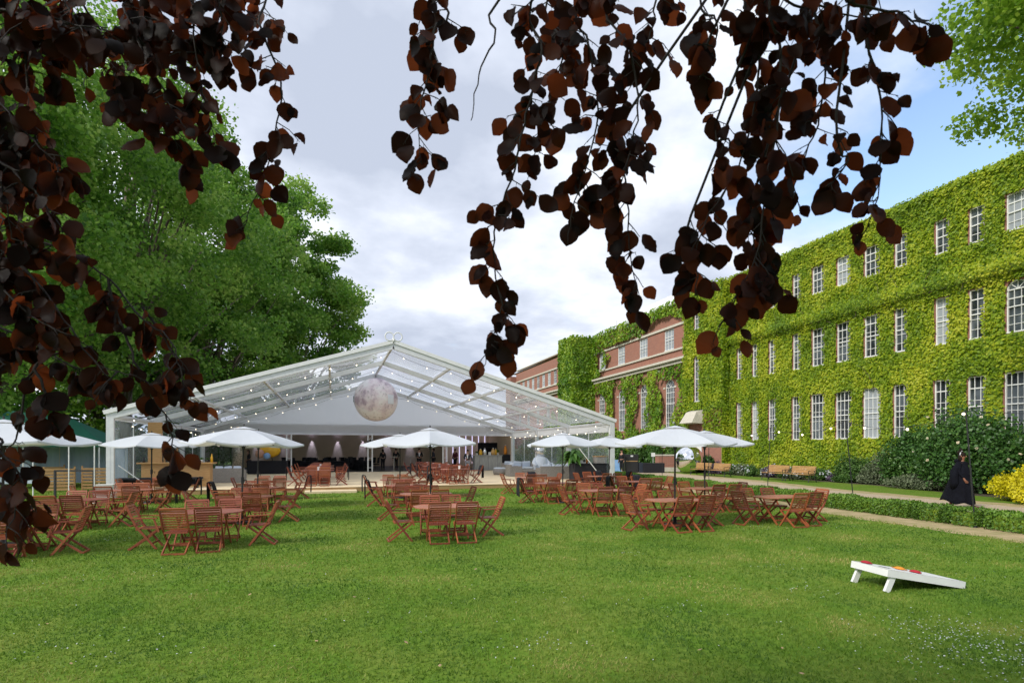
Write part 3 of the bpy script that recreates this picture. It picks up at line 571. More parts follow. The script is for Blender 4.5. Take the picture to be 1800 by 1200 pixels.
# box hedge: clipped segments with gaps
def hedge(x0, y0, x1, y1, label, seed, h=.36, wd=.72):
    rr_ = np.random.default_rng(seed); Ln = math.hypot(x1-x0, y1-y0); n = int(Ln*3300); u = rr_.uniform(0, 1, n); s = rr_.uniform(-1, 1, n); t_ = rr_.uniform(0, 1, n); f_ = rr_.integers(0, 3, n)
    s = np.where(f_ == 0, np.sign(s), s); z = np.where(f_ < 2, t_*h, h)
    hh = 1+.09*np.sin(u*Ln*3.1)+.05*np.sin(u*Ln*8.3); dx, dy = (x1-x0)/Ln, (y1-y0)/Ln
    endc = rr_.uniform(0, 1, n) < .9/(Ln+.9); u = np.where(endc, np.round(u), u); s = np.where(endc, rr_.uniform(-1, 1, n), s); z = np.where(endc, t_*h, z); a = s*wd/2*(1-.12*(z/h)**3)*hh*rr_.uniform(.9, 1.05, n); P = np.stack([x0+(x1-x0)*u-dy*a, y0+(y1-y0)*u+dx*a, z*hh+rr_.normal(0, .02, n)+.02], 1)-np.array([x0, y0, 0])
    nn = np.stack([-dy*s, dx*s, .3+z], 1); V = leaves_at(P, .055, rr_, nn, .8, .8)
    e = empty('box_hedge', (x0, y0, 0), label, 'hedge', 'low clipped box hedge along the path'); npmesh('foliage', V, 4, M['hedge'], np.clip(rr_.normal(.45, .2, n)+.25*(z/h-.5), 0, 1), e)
    mb = MB(); c = Vector(((x1-x0)/2, (y1-y0)/2, h*.44)); mb.box(c, (wd*.6, Ln-.16, h*.8), Matrix.Rotation(-math.atan2(x1-x0, y1-y0), 3, 'Z')); mb.build('inner_twigs', M['ivyback'], e)
hx = lambda y: float(np.interp(y, [-4, 8, 12, 18, 26, 34, 42], [14.4, 14.6, 15.0, 15.7, 16.6, 17.3, 18.2]))
segs = [(-3, 7.6, 'box hedge segment nearest the camera at the right edge'), (8.15, 9.2, 'short box hedge clump right of the leaning black pole'), (9.45, 10.2, 'small box hedge clump below the walking person'), (10.35, 11.05, 'smallest round box hedge clump beside the gap'), (11.25, 17.5, 'long box hedge run beside the rightmost table'), (17.5, 25.5, 'middle box hedge run behind the right hand tables'), (25.5, 33.5, 'far box hedge run beside the marquee corner'), (33.5, 41, 'farthest box hedge run leading to the standing man')]
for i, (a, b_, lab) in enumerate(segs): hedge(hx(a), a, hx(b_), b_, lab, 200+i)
# ------------------------------------------------------------------ chairs and tables
def proto_chair(arms):
    e = empty('folding_chair', (0, 0, 0), '', 'chair'); W = .47
    bk = lambda z: -.14-(z-.5)*.40
    a = MB()                                                              # seat slats running front to back
    for i in range(8): a.box((-.185+i*.053, .06, .43), (.040, .40, .018))
    a.box((0, .25, .417), (W-.04, .03, .03)); a.box((0, -.13, .417), (W-.04, .03, .03)); a.build('seat', M['wood'], e)
    a = MB(); rot = Matrix.Rotation(math.atan(.40), 3, 'X')
    for i in range(8):
        z = .50+i*.049; a.box((0, bk(z)+.004, z), (W-.05, .014, .029), rot)
    a.box((0, bk(.895), .895), (W, .024, .045), rot); a.build('backrest', M['wood'], e)
    for s in (-1, 1):
        x = s*W/2; a = MB(); a.bar((x, .24, 0), (x, -.14, .5), .024, .042, (0, 1, 0)); a.bar((x, -.135, .49), (x, bk(.88), .88), .024, .042, (0, 1, 0)); a.build('leg', M['wood'], e)
        x = s*(W/2-.03); a = MB(); a.bar((x, .26, .42), (x, -.27, .01), .022, .040, (0, 1, 0)); a.build('leg', M['wood'], e)
        if arms:
            x = s*(W/2+.022); a = MB(); a.bar((x, bk(.66)-.01, .66), (x, .25, .645), .05, .022); a.bar((x, .19, .64), (x, .28, .36), .02, .035, (0, 1, 0)); a.build('armrest', M['wood'], e)
    MB().box((0, -.27, .022), (W-.04, .028, .034)).build('stretcher', M['wood'], e); MB().box((0, .16, .13), (W-.02, .02, .035)).build('stretcher', M['wood'], e)
    return e
def proto_table():
    e = empty('folding_table', (0, 0, 0), '', 'table'); lx, ly, c = .76, .47, .24; z = .74
    a = MB(); n = 9; step = 2*ly/n
    for i in range(n):                                                     # slats of the octagonal top
        y0 = -ly+i*step+.003; y1 = y0+step-.006
        def ex(y):
            q = abs(y); return lx-(max(0, q-(ly-c)))
        a.prism([(-ex(y0), y0), (ex(y0), y0), (ex(y1), y1), (-ex(y1), y1)], z-.022, z)
    for s in (-1, 1): a.box((s*.5, 0, z-.035), (.05, .8, .024))
    a.build('tabletop', M['woodtop'], e)
    for s in (-1, 1):
        for q in (-1, 1):
            a = MB(); a.bar((s*.45+q*.025, q*.36, 0), (s*.45+q*.025, -q*.30, z-.045), .024, .045, (0, 1, 0)); a.build('leg', M['wood'], e)
    MB().box((0, .28, .12), (.9, .03, .04)).build('stretcher', M['wood'], e); MB().box((0, -.28, .12), (.9, .03, .04)).build('stretcher', M['wood'], e)
    return e
PC = proto_chair(False); PA = proto_chair(True); PT = proto_table(); used = {}
def place(proto, x, y, rz, label, group, z=0, fs_=1):
    if proto.name not in used: used[proto.name] = 1; kids_ = KIDS.setdefault(proto.name, kids(proto)); o_ = proto
    else: o_ = copy_tree(proto)
    o_.location = (x, y, z); o_.rotation_euler = (0, 0, rz); o_['label'] = label; o_['group'] = group; o_.scale = (fs_, fs_, fs_); return o_
rj = random.Random(21); SEATS = {}
def group_at(key, x, y, desc, z=0, rot=0, skip=(), jit=1.0, deck=False):
    fs_ = .93 if deck else .90
    cg = 'folding chairs around the tables on the %s' % ('deck' if deck else 'lawn')
    place(PT, x, y, rot, 'reddish brown slatted octagonal table, %s' % desc, 'folding tables on the %s' % ('deck' if deck else 'lawn'), z, fs_)
    ca, sa = math.cos(rot), math.sin(rot)
    for nm, lx, ly, fz, pr in (('near left', -.30, -.66, 0, PC), ('near right', .30, -.66, 0, PC), ('far left', -.30, .66, math.pi, PC), ('far right', .30, .66, math.pi, PC), ('left end', -1.12, 0, -math.pi/2, PA), ('right end', 1.12, 0, math.pi/2, PA)):
        if nm in skip: continue
        lx *= fs_; ly *= fs_; lx += rj.uniform(-.05, .05)*jit; ly += rj.uniform(-.08, .08)*jit; a = fz+rot+rj.uniform(-.13, .13)*jit
        px, py = x+lx*ca-ly*sa, y+lx*sa+ly*ca
        kind_ = 'slatted armchair' if pr is PA else 'slatted chair'
        lab = '%s %s, %s' % (kind_, {'near left': 'on camera side at left', 'near right': 'on camera side at right', 'far left': 'behind at left', 'far right': 'behind at right', 'left end': 'at the left end', 'right end': 'at the right end'}[nm], desc)
        place(pr, px, py, a, lab, cg, z, fs_); SEATS[(key, nm)] = (px, py, a, z)
G = [('C1', -5.1, 11.4, 'nearest in far left row'), ('C2', -5.45, 14.9, 'second in far left row'), ('C3', -5.4, 18.0, 'third in far left row'), ('C4', -5.4, 21.3, 'last in far left row'),
     ('B1', -2.2, 11.35, 'nearest in row left of the grass aisle'), ('B2', -2.0, 14.7, 'second in row left of the grass aisle'), ('B3', -2.1, 18.0, 'third in row left of the grass aisle'), ('B4', -2.0, 21.3, 'last in row left of the grass aisle'),
     ('A1', 2.15, 11.05, 'nearest in centre row'), ('A2', 2.25, 14.3, 'second in centre row'), ('A3', 2.2, 17.8, 'third in centre row'), ('A4', 2.3, 21.2, 'last in centre row'),
     ('D1', 7.2, 10.9, 'nearest in right centre row'), ('D2', 7.0, 14.0, 'second in right centre row'), ('D3', 7.0, 17.5, 'third in right centre row'), ('D4', 7.5, 21.2, 'last in right centre row'),
     ('F1', 10.1, 10.9, 'nearest in hedge side row'), ('F2', 10.3, 13.9, 'second in hedge side row'), ('F3', 10.2, 17.5, 'third in hedge side row'), ('F4', 10.7, 21.4, 'last in hedge side row')]
for k_, x, y, d in G: group_at(k_, x*1.065, y*1.065, d, rot=rj.uniform(-.06, .06), skip=('right end',) if k_ in ('A3',) else ())
DZ = .2
for i, (x, y) in enumerate([(-.62, 27.4), (-.6, 30.0), (-.62, 32.6), (-.6, 35.1)]): group_at('H%d' % i, x, y, '%s in left deck row' % ['nearest', 'second', 'third', 'last'][i], DZ, deck=True, jit=.5)
for i, (x, y) in enumerate([(5.7, 27.2), (5.6, 29.8), (5.6, 32.4), (5.5, 35.1)]): group_at('K%d' % i, x, y, '%s in right deck row' % ['nearest', 'second', 'third', 'last'][i], DZ, deck=True, jit=.5)
# dark blankets hung over chair backs
def blanket_mesh():
    mb = MB(); r2 = random.Random(4); prof = [(-.10, .42), (-.145, .6), (-.19, .78), (-.24, .915), (-.30, .945), (-.345, .92), (-.352, .75), (-.35, .5), (-.345, .26)]
    def fn(u, v_):
        k_ = v_*(len(prof)-1); i = min(int(k_), len(prof)-2); f_ = k_-i; y, z = prof[i][0]*(1-f_)+prof[i+1][0]*f_, prof[i][1]*(1-f_)+prof[i+1][1]*f_
        return ((u-.5)*.36, y-.012*math.sin(u*17+z*3)*(1 if v_ > .5 else -1), z+.02*math.sin(u*5)*(v_ > .8))
    mb.sheet(fn, 12, 16); me = mb.mesh('blanket', M['cloth_black'], True); bm = bmesh.new(); bm.from_mesh(me); bmesh.ops.solidify(bm, geom=bm.faces[:], thickness=.012); bm.to_mesh(me); bm.free(); return me
BM = blanket_mesh()
dmap = {k_: d for k_, _, _, d in G}; dmap.update({'H0': 'nearest in left deck row', 'H1': 'second in left deck row', 'K0': 'nearest in right deck row', 'K1': 'second in right deck row', 'K2': 'third in right deck row'})
for k_, nm in [('C3', 'right end'), ('C4', 'right end'), ('B3', 'left end'), ('B4', 'right end'), ('A4', 'left end'), ('A3', 'left end'), ('A4', 'right end'), ('D3', 'left end'), ('D4', 'far right'), ('F4', 'right end'), ('F3', 'left end'), ('F3', 'far right'), ('F4', 'far right'), ('H0', 'left end'), ('H0', 'right end'), ('H1', 'right end'), ('K0', 'left end'), ('K0', 'right end'), ('K1', 'left end'), ('K2', 'left end')]:
    if (k_, nm) not in SEATS: continue
    x, y, a, z = SEATS[(k_, nm)]; o_ = bpy.data.objects.new('blanket', BM); col.objects.link(o_); o_.location = (x, y, z); o_.rotation_euler = (0, 0, a); o_.scale = (.91, .91, .91)
    tag(o_, 'black blanket on %s chair, table %s' % (nm, dmap[k_]), 'blanket', 'dark blankets hung on chair backs')
# ------------------------------------------------------------------ parasols
def proto_parasol():
    e = empty('parasol', (0, 0, 0), '', 'parasol'); Rr = 1.38; ZT = 2.36; ZE = 1.98; n = 6
    a = MB(); a.tube([(0, 0, .04), (0, 0, 2.33)], .021, 10); a.build('pole', M['black'], e)
    a = MB(); a.tube([(0, 0, .98), (0, 0, 1.14)], .034, 10); a.tube([(.0, 0, 1.06), (.09, 0, 1.06), (.09, 0, 1.0)], .011, 6); a.build('crank', M['black'], e)
    a = MB(); a.lathe([(.26, 0), (.26, .03), (.20, .06), (.05, .08), (.035, .25)], 20); a.build('base', M['black'], e, True)
    tips = [Vector((math.cos(2*math.pi*k/n)*Rr, math.sin(2*math.pi*k/n)*Rr, ZE)) for k in range(n)]; top = Vector((0, 0, ZT)); a = MB(); r0 = .13
    def rib(k, t_):
        p = top.lerp(tips[k % n], r0+(1-r0)*t_); p.z += .03*math.sin(math.pi*(r0+(1-r0)*t_)); return p
    for k in range(n):
        def fn(u, v_, k=k):
            p = rib(k, v_).lerp(rib(k+1, v_), u); s = math.sin(math.pi*u)
            q = p.xy*(1-.03*s*v_); return (q.x, q.y, p.z-.045*s*v_*v_-.02*s*v_)
        a.sheet(fn, 6, 8)
    for k in range(n):                                                     # hem that turns down
        a.sheet(lambda u, v_, k=k: ((tips[k].lerp(tips[(k+1) % n], u).x)*(1-.03*math.sin(math.pi*u)), (tips[k].lerp(tips[(k+1) % n], u).y)*(1-.03*math.sin(math.pi*u)), ZE-.065*math.sin(math.pi*u)-.035*v_), 6, 1)
    cp = a.build('canopy', M['umb'], e, False)
    a = MB()
    for k in range(n):
        p0 = Vector((0, 0, ZT+.03)); a.sheet(lambda u, v_, k=k: p0.lerp(Vector((tips[k].lerp(tips[(k+1) % n], u).x*.22, tips[k].lerp(tips[(k+1) % n], u).y*.19, ZT-.035)), v_), 4, 3)
    a.build('vent', M['umb'], e)
    for k in range(n):
        pts = [rib(k, t_)-Vector((0, 0, .012)) for t_ in (0, .35, .7, 1)]; a = MB(); a.tube(pts, .007, 5); a.tube([(0, 0, 1.86), rib(k, .38)-Vector((0, 0, .02))], .006, 5); a.build('rib', M['black'], e)
    a = MB(); a.tube([(0, 0, 1.82), (0, 0, 1.90)], .04, 10); a.tube([(0, 0, 2.36), (0, 0, 2.45)], .015, 8); a.build('hub', M['black'], e); return e
PU = proto_parasol()
UM = [(gp(751, 789+1110/14.3*1.0, .74), 'in the centre row over its second table'), None]
for i, (px, Zc, rz, s, lab) in enumerate([(4, 10.2, .2, 1.05, 'white parasol cut by the left edge over the far left row'), (266, 18.5, .5, 1.04, 'white parasol in front of the wooden stalls'), (424, 13.4, .1, .98, 'white parasol left of the grass aisle over the second table'), (452, 16.8, .6, .9, 'white parasol half hidden behind the one left of the aisle'), (757, 14.3, .35, .93, 'white parasol over the second table of the centre row'), (703, 20.3, .0, 1.0, 'white parasol behind and left of the centre row one'), (989, 18.6, .3, .93, 'white parasol in front of the palm and sofas'), (1070, 22.9, .8, .97, 'white parasol at the right front corner of the marquee'), (1186, 12.9, .55, .97, 'largest looking white parasol over the nearest right centre table'), (1239, 16.4, .15, .98, 'white parasol behind the largest one near the hedge')]):
    o_ = PU if i == 0 else copy_tree(PU)
    if i == 0: KIDS[PU.name] = kids(PU)
    Zc *= 1.06; s *= 1.06; p = dp(px, 789, Zc); o_.location = (p.x, p.y, 0); o_.rotation_euler = (R([0, 1.5, -1.2, .5, 0, .8, -.6, .7, .3, -.4][i]), R([.5, 0, 1.5, 1.0, -.4, 0, .8, 1.6, 0, 0][i]), rz); o_.scale = (s, s, 1.012); o_['label'] = lab; o_['group'] = 'white parasols over the lawn tables'
# ------------------------------------------------------------------ marquee
XL, XR, XM = -8.4, 13.65, 2.63; YF = 26.1; BY = 5.55; EZ = 3.3; RZ = 6.66; YG = YF+3*BY
mq = empty('marquee', (XM, YF, 0), 'large white and clear roofed marquee with pointed gable across the lawn', 'marquee')
def mp(mb, name, mat, smooth=False, parent=None):
    o_ = mb.build(name, mat, None, smooth); o_.parent = parent or mq
    if parent is None: o_.matrix_parent_inverse = Matrix.Translation((-XM, -YF, 0))
    return o_
def slope(s, t_): return Vector((XM+(XR-XM)*t_*s if s > 0 else XM+(XL-XM)*t_, 0, RZ+(EZ-RZ)*t_))
for i in range(4):
    y = YF+i*BY; big = .30 if i == 0 else .24
    mb = MB()
    for s in (-1, 1):
        a = slope(s, 0); b_ = slope(s, 1.0); a.y = b_.y = y; mb.bar(a-Vector((0, 0, big/2)), b_-Vector((0, 0, big/2)), .14, big)
    mp(mb, 'rafter', M['alu'])
    for x in (XL+.08, XR-.08):
        mb = MB(); mb.box((x, y, EZ/2-.02), (.26, .15, EZ-.05)); mb.box((x, y, .01), (.4, .4, .02)); mb.box((x+(.0), y-.078, 1.2), (.03, .006, 2.2)); mp(mb, 'post', M['alu'])
for s in (-1, 1):
    for i in range(3):
        for t_ in (0.0, .25, .5, .75, 1.0):
            if t_ == 0 and s > 0: continue
            p = slope(s, t_); mb = MB(); mb.bar((p.x, YF+i*BY+.07, p.z-.10), (p.x, YF+(i+1)*BY-.07, p.z-.10), .10, .12); mp(mb, 'purlin', M['alu'])
        mb = MB(); a, b_ = slope(s, 0), slope(s, 1)
        mb.sheet(lambda u, v_: (a.x+(b_.x-a.x)*u, YF+i*BY+.07+(BY-.14)*v_, a.z+(b_.z-a.z)*u+.03-.11*math.sin(math.pi*v_)*abs(math.sin(math.pi*u*4))**.7), 48, 12); mp(mb, 'roof_panel', M['film'], True)
# front trim strip along the gable edge
mb = MB()
for s in (-1, 1):
    a = slope(s, 0); b_ = slope(s, 1.012); mb.bar((a.x, YF-.1, a.z+.02), (b_.x, YF-.1, b_.z+.02), .05, .16)
mp(mb, 'edge_strip', M['white'])
# white gable wall at the back of the clear bays
mb = MB(); n = 40; LZ = 2.95
def gz(x): return (RZ+(EZ-RZ)*abs(x-XM)/((XR-XM) if x > XM else (XM-XL)))-.12
mb.sheet(lambda u, v_: (XL+.1+(XR-XL-.2)*u, YG+.1+.03*math.sin(u*60)*.3, LZ+(gz(XL+.1+(XR-XL-.2)*u)-LZ)*v_), n*2, 6); mb.box(((XL+XR)/2, YG+.02, LZ-.02), (XR-XL-.4, .12, .12)); mp(mb, 'gable_wall', M['pvcgable'])
for k_ in range(1, 4):
    x = XL+(XR-XL)*k_/4; mb = MB()
    for dx in (-.15, .15): mb.box((x+dx, YG-.1, LZ/2+.1), (.09, .09, LZ-.22))
    for j in range(4): mb.box((x, YG-.1, .5+j*.7), (.22, .04, .04))
    mp(mb, 'gable_post', M['white'])
# side walls
for s, x in ((-1, XL+.05), (1, XR-.05)):
    for i in range(3):
        y0 = YF+i*BY+.09; y1 = y0+BY-.18; zt = EZ-.28; vz = 2.72 if s > 0 else 3.0
        mb = MB(); mb.sheet(lambda u, v_: (x+.04*math.sin(v_*2+u*9), y0+(y1-y0)*u, .06+(vz-.06)*v_), 14, 6); mp(mb, 'side_panel', M['wallfilm'], True)
        mb = MB(); mb.box((x, (y0+y1)/2, (vz+zt)/2+.1), (.03, y1-y0, zt-vz+.2)); mp(mb, 'valance', M['pvc'])
        mb = MB(); mb.box((x, (y0+y1)/2, zt+.14), (.1, y1-y0, .10)); mp(mb, 'eave_beam', M['alu'])
        for yy in ((y0+y1)/2,): mb = MB(); mb.box((x-.01*s, yy, 1.5), (.035, .05, 2.9)); mp(mb, 'mullion', M['white'])
mb = MB(); mb.tube([(XR-.25, YF+.3, .1), (XR-2.2, YF+.6, 2.6)], .022, 6); mb.tube([(XL+.25, YF+.3, 1.2), (XL+1.6, YF+.3, .1)], .02, 6); mp(mb, 'brace', M['white'])
mb = MB()
for s in (-1, 1):
    pts = [(XM+s*(.19+.17*math.cos(a)*1.1), YF-.12, RZ+.24+.19*math.sin(a)) for a in np.linspace(0, 2*math.pi, 21)]; mb.tube(pts, .028, 7, False)
mb.box((XM, YF-.12, RZ+.08), (.1, .05, .16)); mp(mb, 'ridge_bow', M['white'], True)
# inner room behind the gable
mb = MB(); ZI = 3.6; Y2 = 59
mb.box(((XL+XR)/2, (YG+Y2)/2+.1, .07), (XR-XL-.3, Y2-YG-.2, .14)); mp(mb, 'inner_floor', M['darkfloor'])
mb = MB(); mb.box(((XL+XR)/2, Y2, ZI/2), (XR-XL, .1, ZI)); mb.box((XR-.1, (YG+Y2)/2+.15, ZI/2), (.1, Y2-YG-.3, ZI)); mp(mb, 'inner_wall', M['beige'])
mb = MB(); mb.box(((XL+XR)/2, (YG+Y2)/2+.25, ZI+.05), (.001, .001, .001)); mb.v = []; mb.f = []; mb.sheet(lambda u, v_: (XL+(XR-XL)*u, YG+.15+(Y2-YG-.2)*v_, ZI+.02), 2, 2); mp(mb, 'inner_ceiling', M['ceil'])
mb = MB()
for y0 in (YG+.3, YG+5.7, YG+11): mb.sheet(lambda u, v_: (XL+.1, y0+5*u, .1+3.4*v_), 4, 2)
mp(mb, 'inner_window', M['wallfilm'])
mb = MB()
for s in (-1, 1):
    a, b_ = slope(s, 0), slope(s, 1); mb.add([(a.x, YG+.2, a.z), (b_.x, YG+.2, b_.z), (b_.x, Y2, b_.z), (a.x, Y2, a.z)], [(0, 1, 2, 3)])
mp(mb, 'rear_roof', M['pvcroof'])
# deck
mb = MB(); mb.box(((XL+XR)/2, (YF+YG)/2-.1, DZ/2-.01), (XR-XL-.5, YG-YF+.2, DZ-.02)); dk = mb.build('deck', M['deckside']); tag(dk, 'pale carpeted timber deck under the clear roof of the marquee', 'deck')
MB().box(((XL+XR)/2, (YF+YG)/2-.1, DZ-.008), (XR-XL-.46, YG-YF+.24, .016)).build('carpet', M['deck'], dk)
MB().box((-.05, YF-.62, .045), (2.1, .9, .09)).build('step', M['deck'], dk)
# festoon strings below the rafters
def festoon(pts, nb, label, group, drop=.07, r_=.024):
    e = empty('festoon_string', pts[0], label, 'string lights', group); p0 = Vector(pts[0]); P = [Vector(p)-p0 for p in pts]; mb = MB(); mb.tube(P, .008, 4); mb.build('cable', M['black'], e)
    cum = [0]
    for a, b_ in zip(P[:-1], P[1:]): cum.append(cum[-1]+(b_-a).length)
    me = None
    for k_ in range(nb):
        s = cum[-1]*(k_+.5)/nb; i = max(j for j in range(len(cum)-1) if cum[j] <= s); f_ = (s-cum[i])/(cum[i+1]-cum[i]); q = P[i].lerp(P[i+1], f_)
        if me is None:
            m2 = MB(); m2.ball((0, 0, -.055), r_, 8); me = m2.mesh('bulb', M['bulb'], True)
            m3 = MB(); m3.tube([(0, 0, 0), (0, 0, -.03)], .014, 6); me3 = m3.mesh('socket', M['black'])
        b2 = bpy.data.objects.new('bulb', me); col.objects.link(b2); b2.parent = e; b2.location = q
        b3 = bpy.data.objects.new('socket', me3); col.objects.link(b3); b3.parent = b2
    return e
rf = random.Random(3)
for i, y in enumerate((YF+.35, YF+BY, YF+2*BY, YG-.3)):
    pts = []
    for s, rg in ((-1, np.linspace(.98, 0, 17)), (1, np.linspace(0, .98, 17)[1:])):
        for j, t_ in enumerate(rg):
            p = slope(s, t_); pts.append((p.x, y+rf.uniform(-.1, .1), p.z-.36-.16*abs(math.sin(math.pi*t_*4))))
    festoon(pts, 20, ['string of round bulbs under the front rafter of the marquee', 'string of round bulbs under the second rafter', 'string of round bulbs under the third rafter behind the moon', 'string of round bulbs along the white gable wall'][i], 'festoon lights inside the marquee')
for s in (-1, 1):
    pts = [(slope(s, .95).x+.0, YF+.4+t_*(3*BY-.8), EZ-.42-.16*abs(math.sin(t_*3*math.pi))) for t_ in np.linspace(0, 1, 19)]
    festoon(pts, 14, 'string of round bulbs along the %s eave of the marquee' % ('left' if s < 0 else 'right'), 'festoon lights inside the marquee')
# moon
p = Vector((XM+.0, YF+2*BY-.35, 4.97)); mo = MB().ball((0, 0, 0), 1.36, 48).build('moon_balloon', M['moon'], None, True, p); mo.rotation_euler = (.4, .2, 2.2)
tag(mo, 'big round inflatable moon hanging below the marquee ridge', 'moon balloon'); mb = MB(); mb.tube([(0, 0, 1.3), (0, 0, 1.7)], .01, 5); h_ = mb.build('hanging_cord', M['black'], mo); h_.rotation_euler = (0, 0, 0); h_.matrix_parent_inverse = mo.rotation_euler.to_matrix().to_4x4().inverted()
M['silverlabel'] = pm('moon_label', (.9, .92, .97), (.8, .84, .95), 9, .5)
def patch(x0, x1, z0, z1, mat, rr_=1.375, nm='label_patch'):
    mb = MB(); mb.sheet(lambda u, v_: (lambda sx, sz: p+(RT*sx-FW*math.sqrt(max(0, 1-sx*sx-sz*sz))+Vector((0, 0, sz)))*rr_)(x0+(x1-x0)*u, z0+(z1-z0)*v_), 6, 6); o_ = mb.build(nm, mat, mo, True); o_.matrix_parent_inverse = (Matrix.Translation(p) @ mo.rotation_euler.to_matrix().to_4x4()).inverted(); return o_
patch(.70, .90, -.24, .17, M['silverlabel']); patch(-.975, -.84, -.18, .2, M['silverlabel'])
for a, b_, c, d in ((-.95, -.92, -.1, .14), (-.90, -.87, 0, .16), (-.93, -.88, -.14, -.08)): patch(a, b_, c, d, M['black'], 1.385, 'printed_mark')
# spiky star lights on gable posts
def star(x, z, mat, lab):
    mb = MB(); r2 = random.Random(8)
    for k_ in range(22):
        a = Vector((r2.gauss(0, 1), r2.gauss(0, 1), r2.gauss(0, 1))).normalized(); mb.tube([a*.02, a*.32], [.075, .002], 5)
    o_ = mb.build('star_ornament', mat, None, False, (x, YG-.42, z)); tag(o_, lab, 'star ornament')
star(XL+(XR-XL)/4, 2.15, M['silver'], 'silver spiky star hung on the left gable post'); star(XM, 2.3, M['cloth_black'], 'black spiky star hung on the middle gable post')
# uplit wall
for i, x in enumerate((-6.8, -4.3, -1.9, .5, 2.9, 5.3, 7.6)):
    l = bpy.data.lights.new('wall_spot', 'SPOT'); l.energy = 160; l.color = (.55, .6, 1); l.spot_size = R(34); l.spot_blend = .8; l.shadow_soft_size = .05
    f_ = MB().tube([(0, 0, 0), (0, 0, .2)], .06, 10).build('wall_light', M['led'], None, False, (x, Y2-.35, 3.3)); tag(f_, '%s blue wall spotlight at the back of the marquee, counted from the left' % ord_[i], 'spotlight', 'blue spotlights on the beige back wall')
    lo = bpy.data.objects.new('lamp', l); col.objects.link(lo); lo.parent = f_; lo.location = (0, 0, -.02); lo.rotation_euler = (R(10), 0, 0)
for i, x in enumerate(np.linspace(9.6, 13.1, 7)):
    f_ = MB().tube([(0, 0, 0), (0, 0, 2.6)], .035, 8).build('light_tube', M['tube'], None, False, (x, 49.6, .6)); tag(f_, '%s vertical pale violet light tube behind the bar from the left' % ord_[i], 'light tube', 'upright light tubes behind the bar')
mb = MB(); mb.box((11.4, 49.8, 1.7), (4.2, .08, 3.3)); o_ = mb.build('bar_backdrop', M['beige']); tag(o_, 'tall beige backdrop panel behind the bar', 'screen')
o_ = MB().box((11.4, 49.75, 3.4), (4.3, .2, .12)).build('top_rail', M['white'], o_)
# ------------------------------------------------------------------ bar and things on it
FZ = .15
br = empty('bar_counter', (11.7, 43.5, DZ), 'grey timber bar counter at the right of the marquee opening', 'bar')
MB().box((0, 0, .56), (2.2, .7, 1.12)).build('front_panel', M['greybar'], br); MB().box((0, 0, 1.15), (2.34, .82, .06)).build('counter_top', M['greybar'], br, bevel=.01)
mb = MB(); [mb.box((-.72+.72*i, -.36, .56), (.02, .02, 1.1)) for i in range(3)]; mb.build('panel_joint', M['grey'], br)
bb = MB().box((13.32, 43.5, DZ+.59), (.92, .72, 1.18)).build('black_bar_unit', M['cloth_black']); tag(bb, 'plain black bar unit beside the grey counter', 'cabinet'); MB().box((13.32, 43.5, DZ+1.2), (.96, .76, .04)).build('top', M['black'], bb)
sh = MB(); sh.box((13.0, 47.2, 1.2), (2.2, .5, 2.4)); sh = sh.build('back_bar', M['cloth_black']); tag(sh, 'black back bar cabinet behind the counter', 'cabinet'); mb = MB(); [mb.box((13.0, 46.93, z), (2.1, .04, .05)) for z in (1.0, 1.5, 2.0)]; mb.build('shelf', M['black'], sh)
def tufted(name, loc, h, n, mat, label, cat, pot=.11, potmat=None, lf=.3):
    e = empty(name, loc, label, cat); MB().lathe([(pot*.75, 0), (pot, .5*pot*2), (pot*.95, pot*2)], 14).build('pot', potmat or M['ceramic'], e, True)
    rr_ = np.random.default_rng(int(loc[0]*100) % 997); V = []
    for i in range(n):
        a = rr_.uniform(0, 6.28); l = rr_.uniform(.5, 1)*lf; up = rr_.uniform(.3, 1.6); d = np.array([math.cos(a), math.sin(a), up]); d /= np.linalg.norm(d); s = np.array([-math.sin(a), math.cos(a), 0])*.018*lf/.3
        b0 = np.array([0, 0, h*rr_.uniform(.75, 1)]); m_ = b0+d*l*.6; t_ = m_+np.array([d[0], d[1], d[2]-1.1])*l*.55
        V += [b0-s, b0+s, m_+s*1.5, m_-s*1.5, m_-s*1.5, m_+s*1.5, t_+s*.1, t_-s*.1]
    npmesh('leaves', np.array(V), 4, mat, rr_.uniform(0, 1, n*2), e); return e
tufted('potted_plant', (10.8, 43.3, 1.38), .2, 40, M['plantg'], 'small green potted plant at the left end of the bar', 'plant', .08); tufted('potted_plant', (12.5, 43.3, 1.38), .3, 50, M['plantg'], 'taller green potted plant at the right end of the bar', 'plant', .08)
def jar(x, mat, lab, r_=.13, h=.42, z=1.38, y=43.25):
    e = MB().lathe([(r_*.6, 0), (r_, h*.15), (r_*1.05, h*.55), (r_*.6, h*.85), (r_*.25, h)], 14).build('drink_jar', mat, None, True, (x, y, z)); tag(e, lab, 'drinks jar'); MB().lathe([(r_*.5, 0), (r_*.5, .03), (.02, .06)], 12).build('lid', M['silver'], e, True, (0, 0, h)); return e
jar(11.08, M['yellow'], 'yellow pineapple shaped drinks jar on the bar counter', .14, .45); jar(11.42, M['silver'], 'silver drinks jar on the bar counter', .15, .5); jar(12.1, pm('amber', (.6, .36, .12), rough=.3), 'amber glass drinks jar on the bar counter', .16, .52); jar(12.32, M['yellow'], 'narrow yellow bottle standing on the bar counter', .08, .48); jar(13.15, M['orange'], 'tall orange drinks dispenser on the black bar unit', .13, .72, 1.42, 43.4)
for i, x in enumerate((11.75, 11.86)): tag(MB().box((0, 0, .12), (.09, .06, .24)).build('menu_card', M['ceramic'], None, False, (x, 43.2, 1.38)), ['left white menu card on the bar counter', 'right white menu card on the bar counter'][i], 'card', 'white cards on the bar')
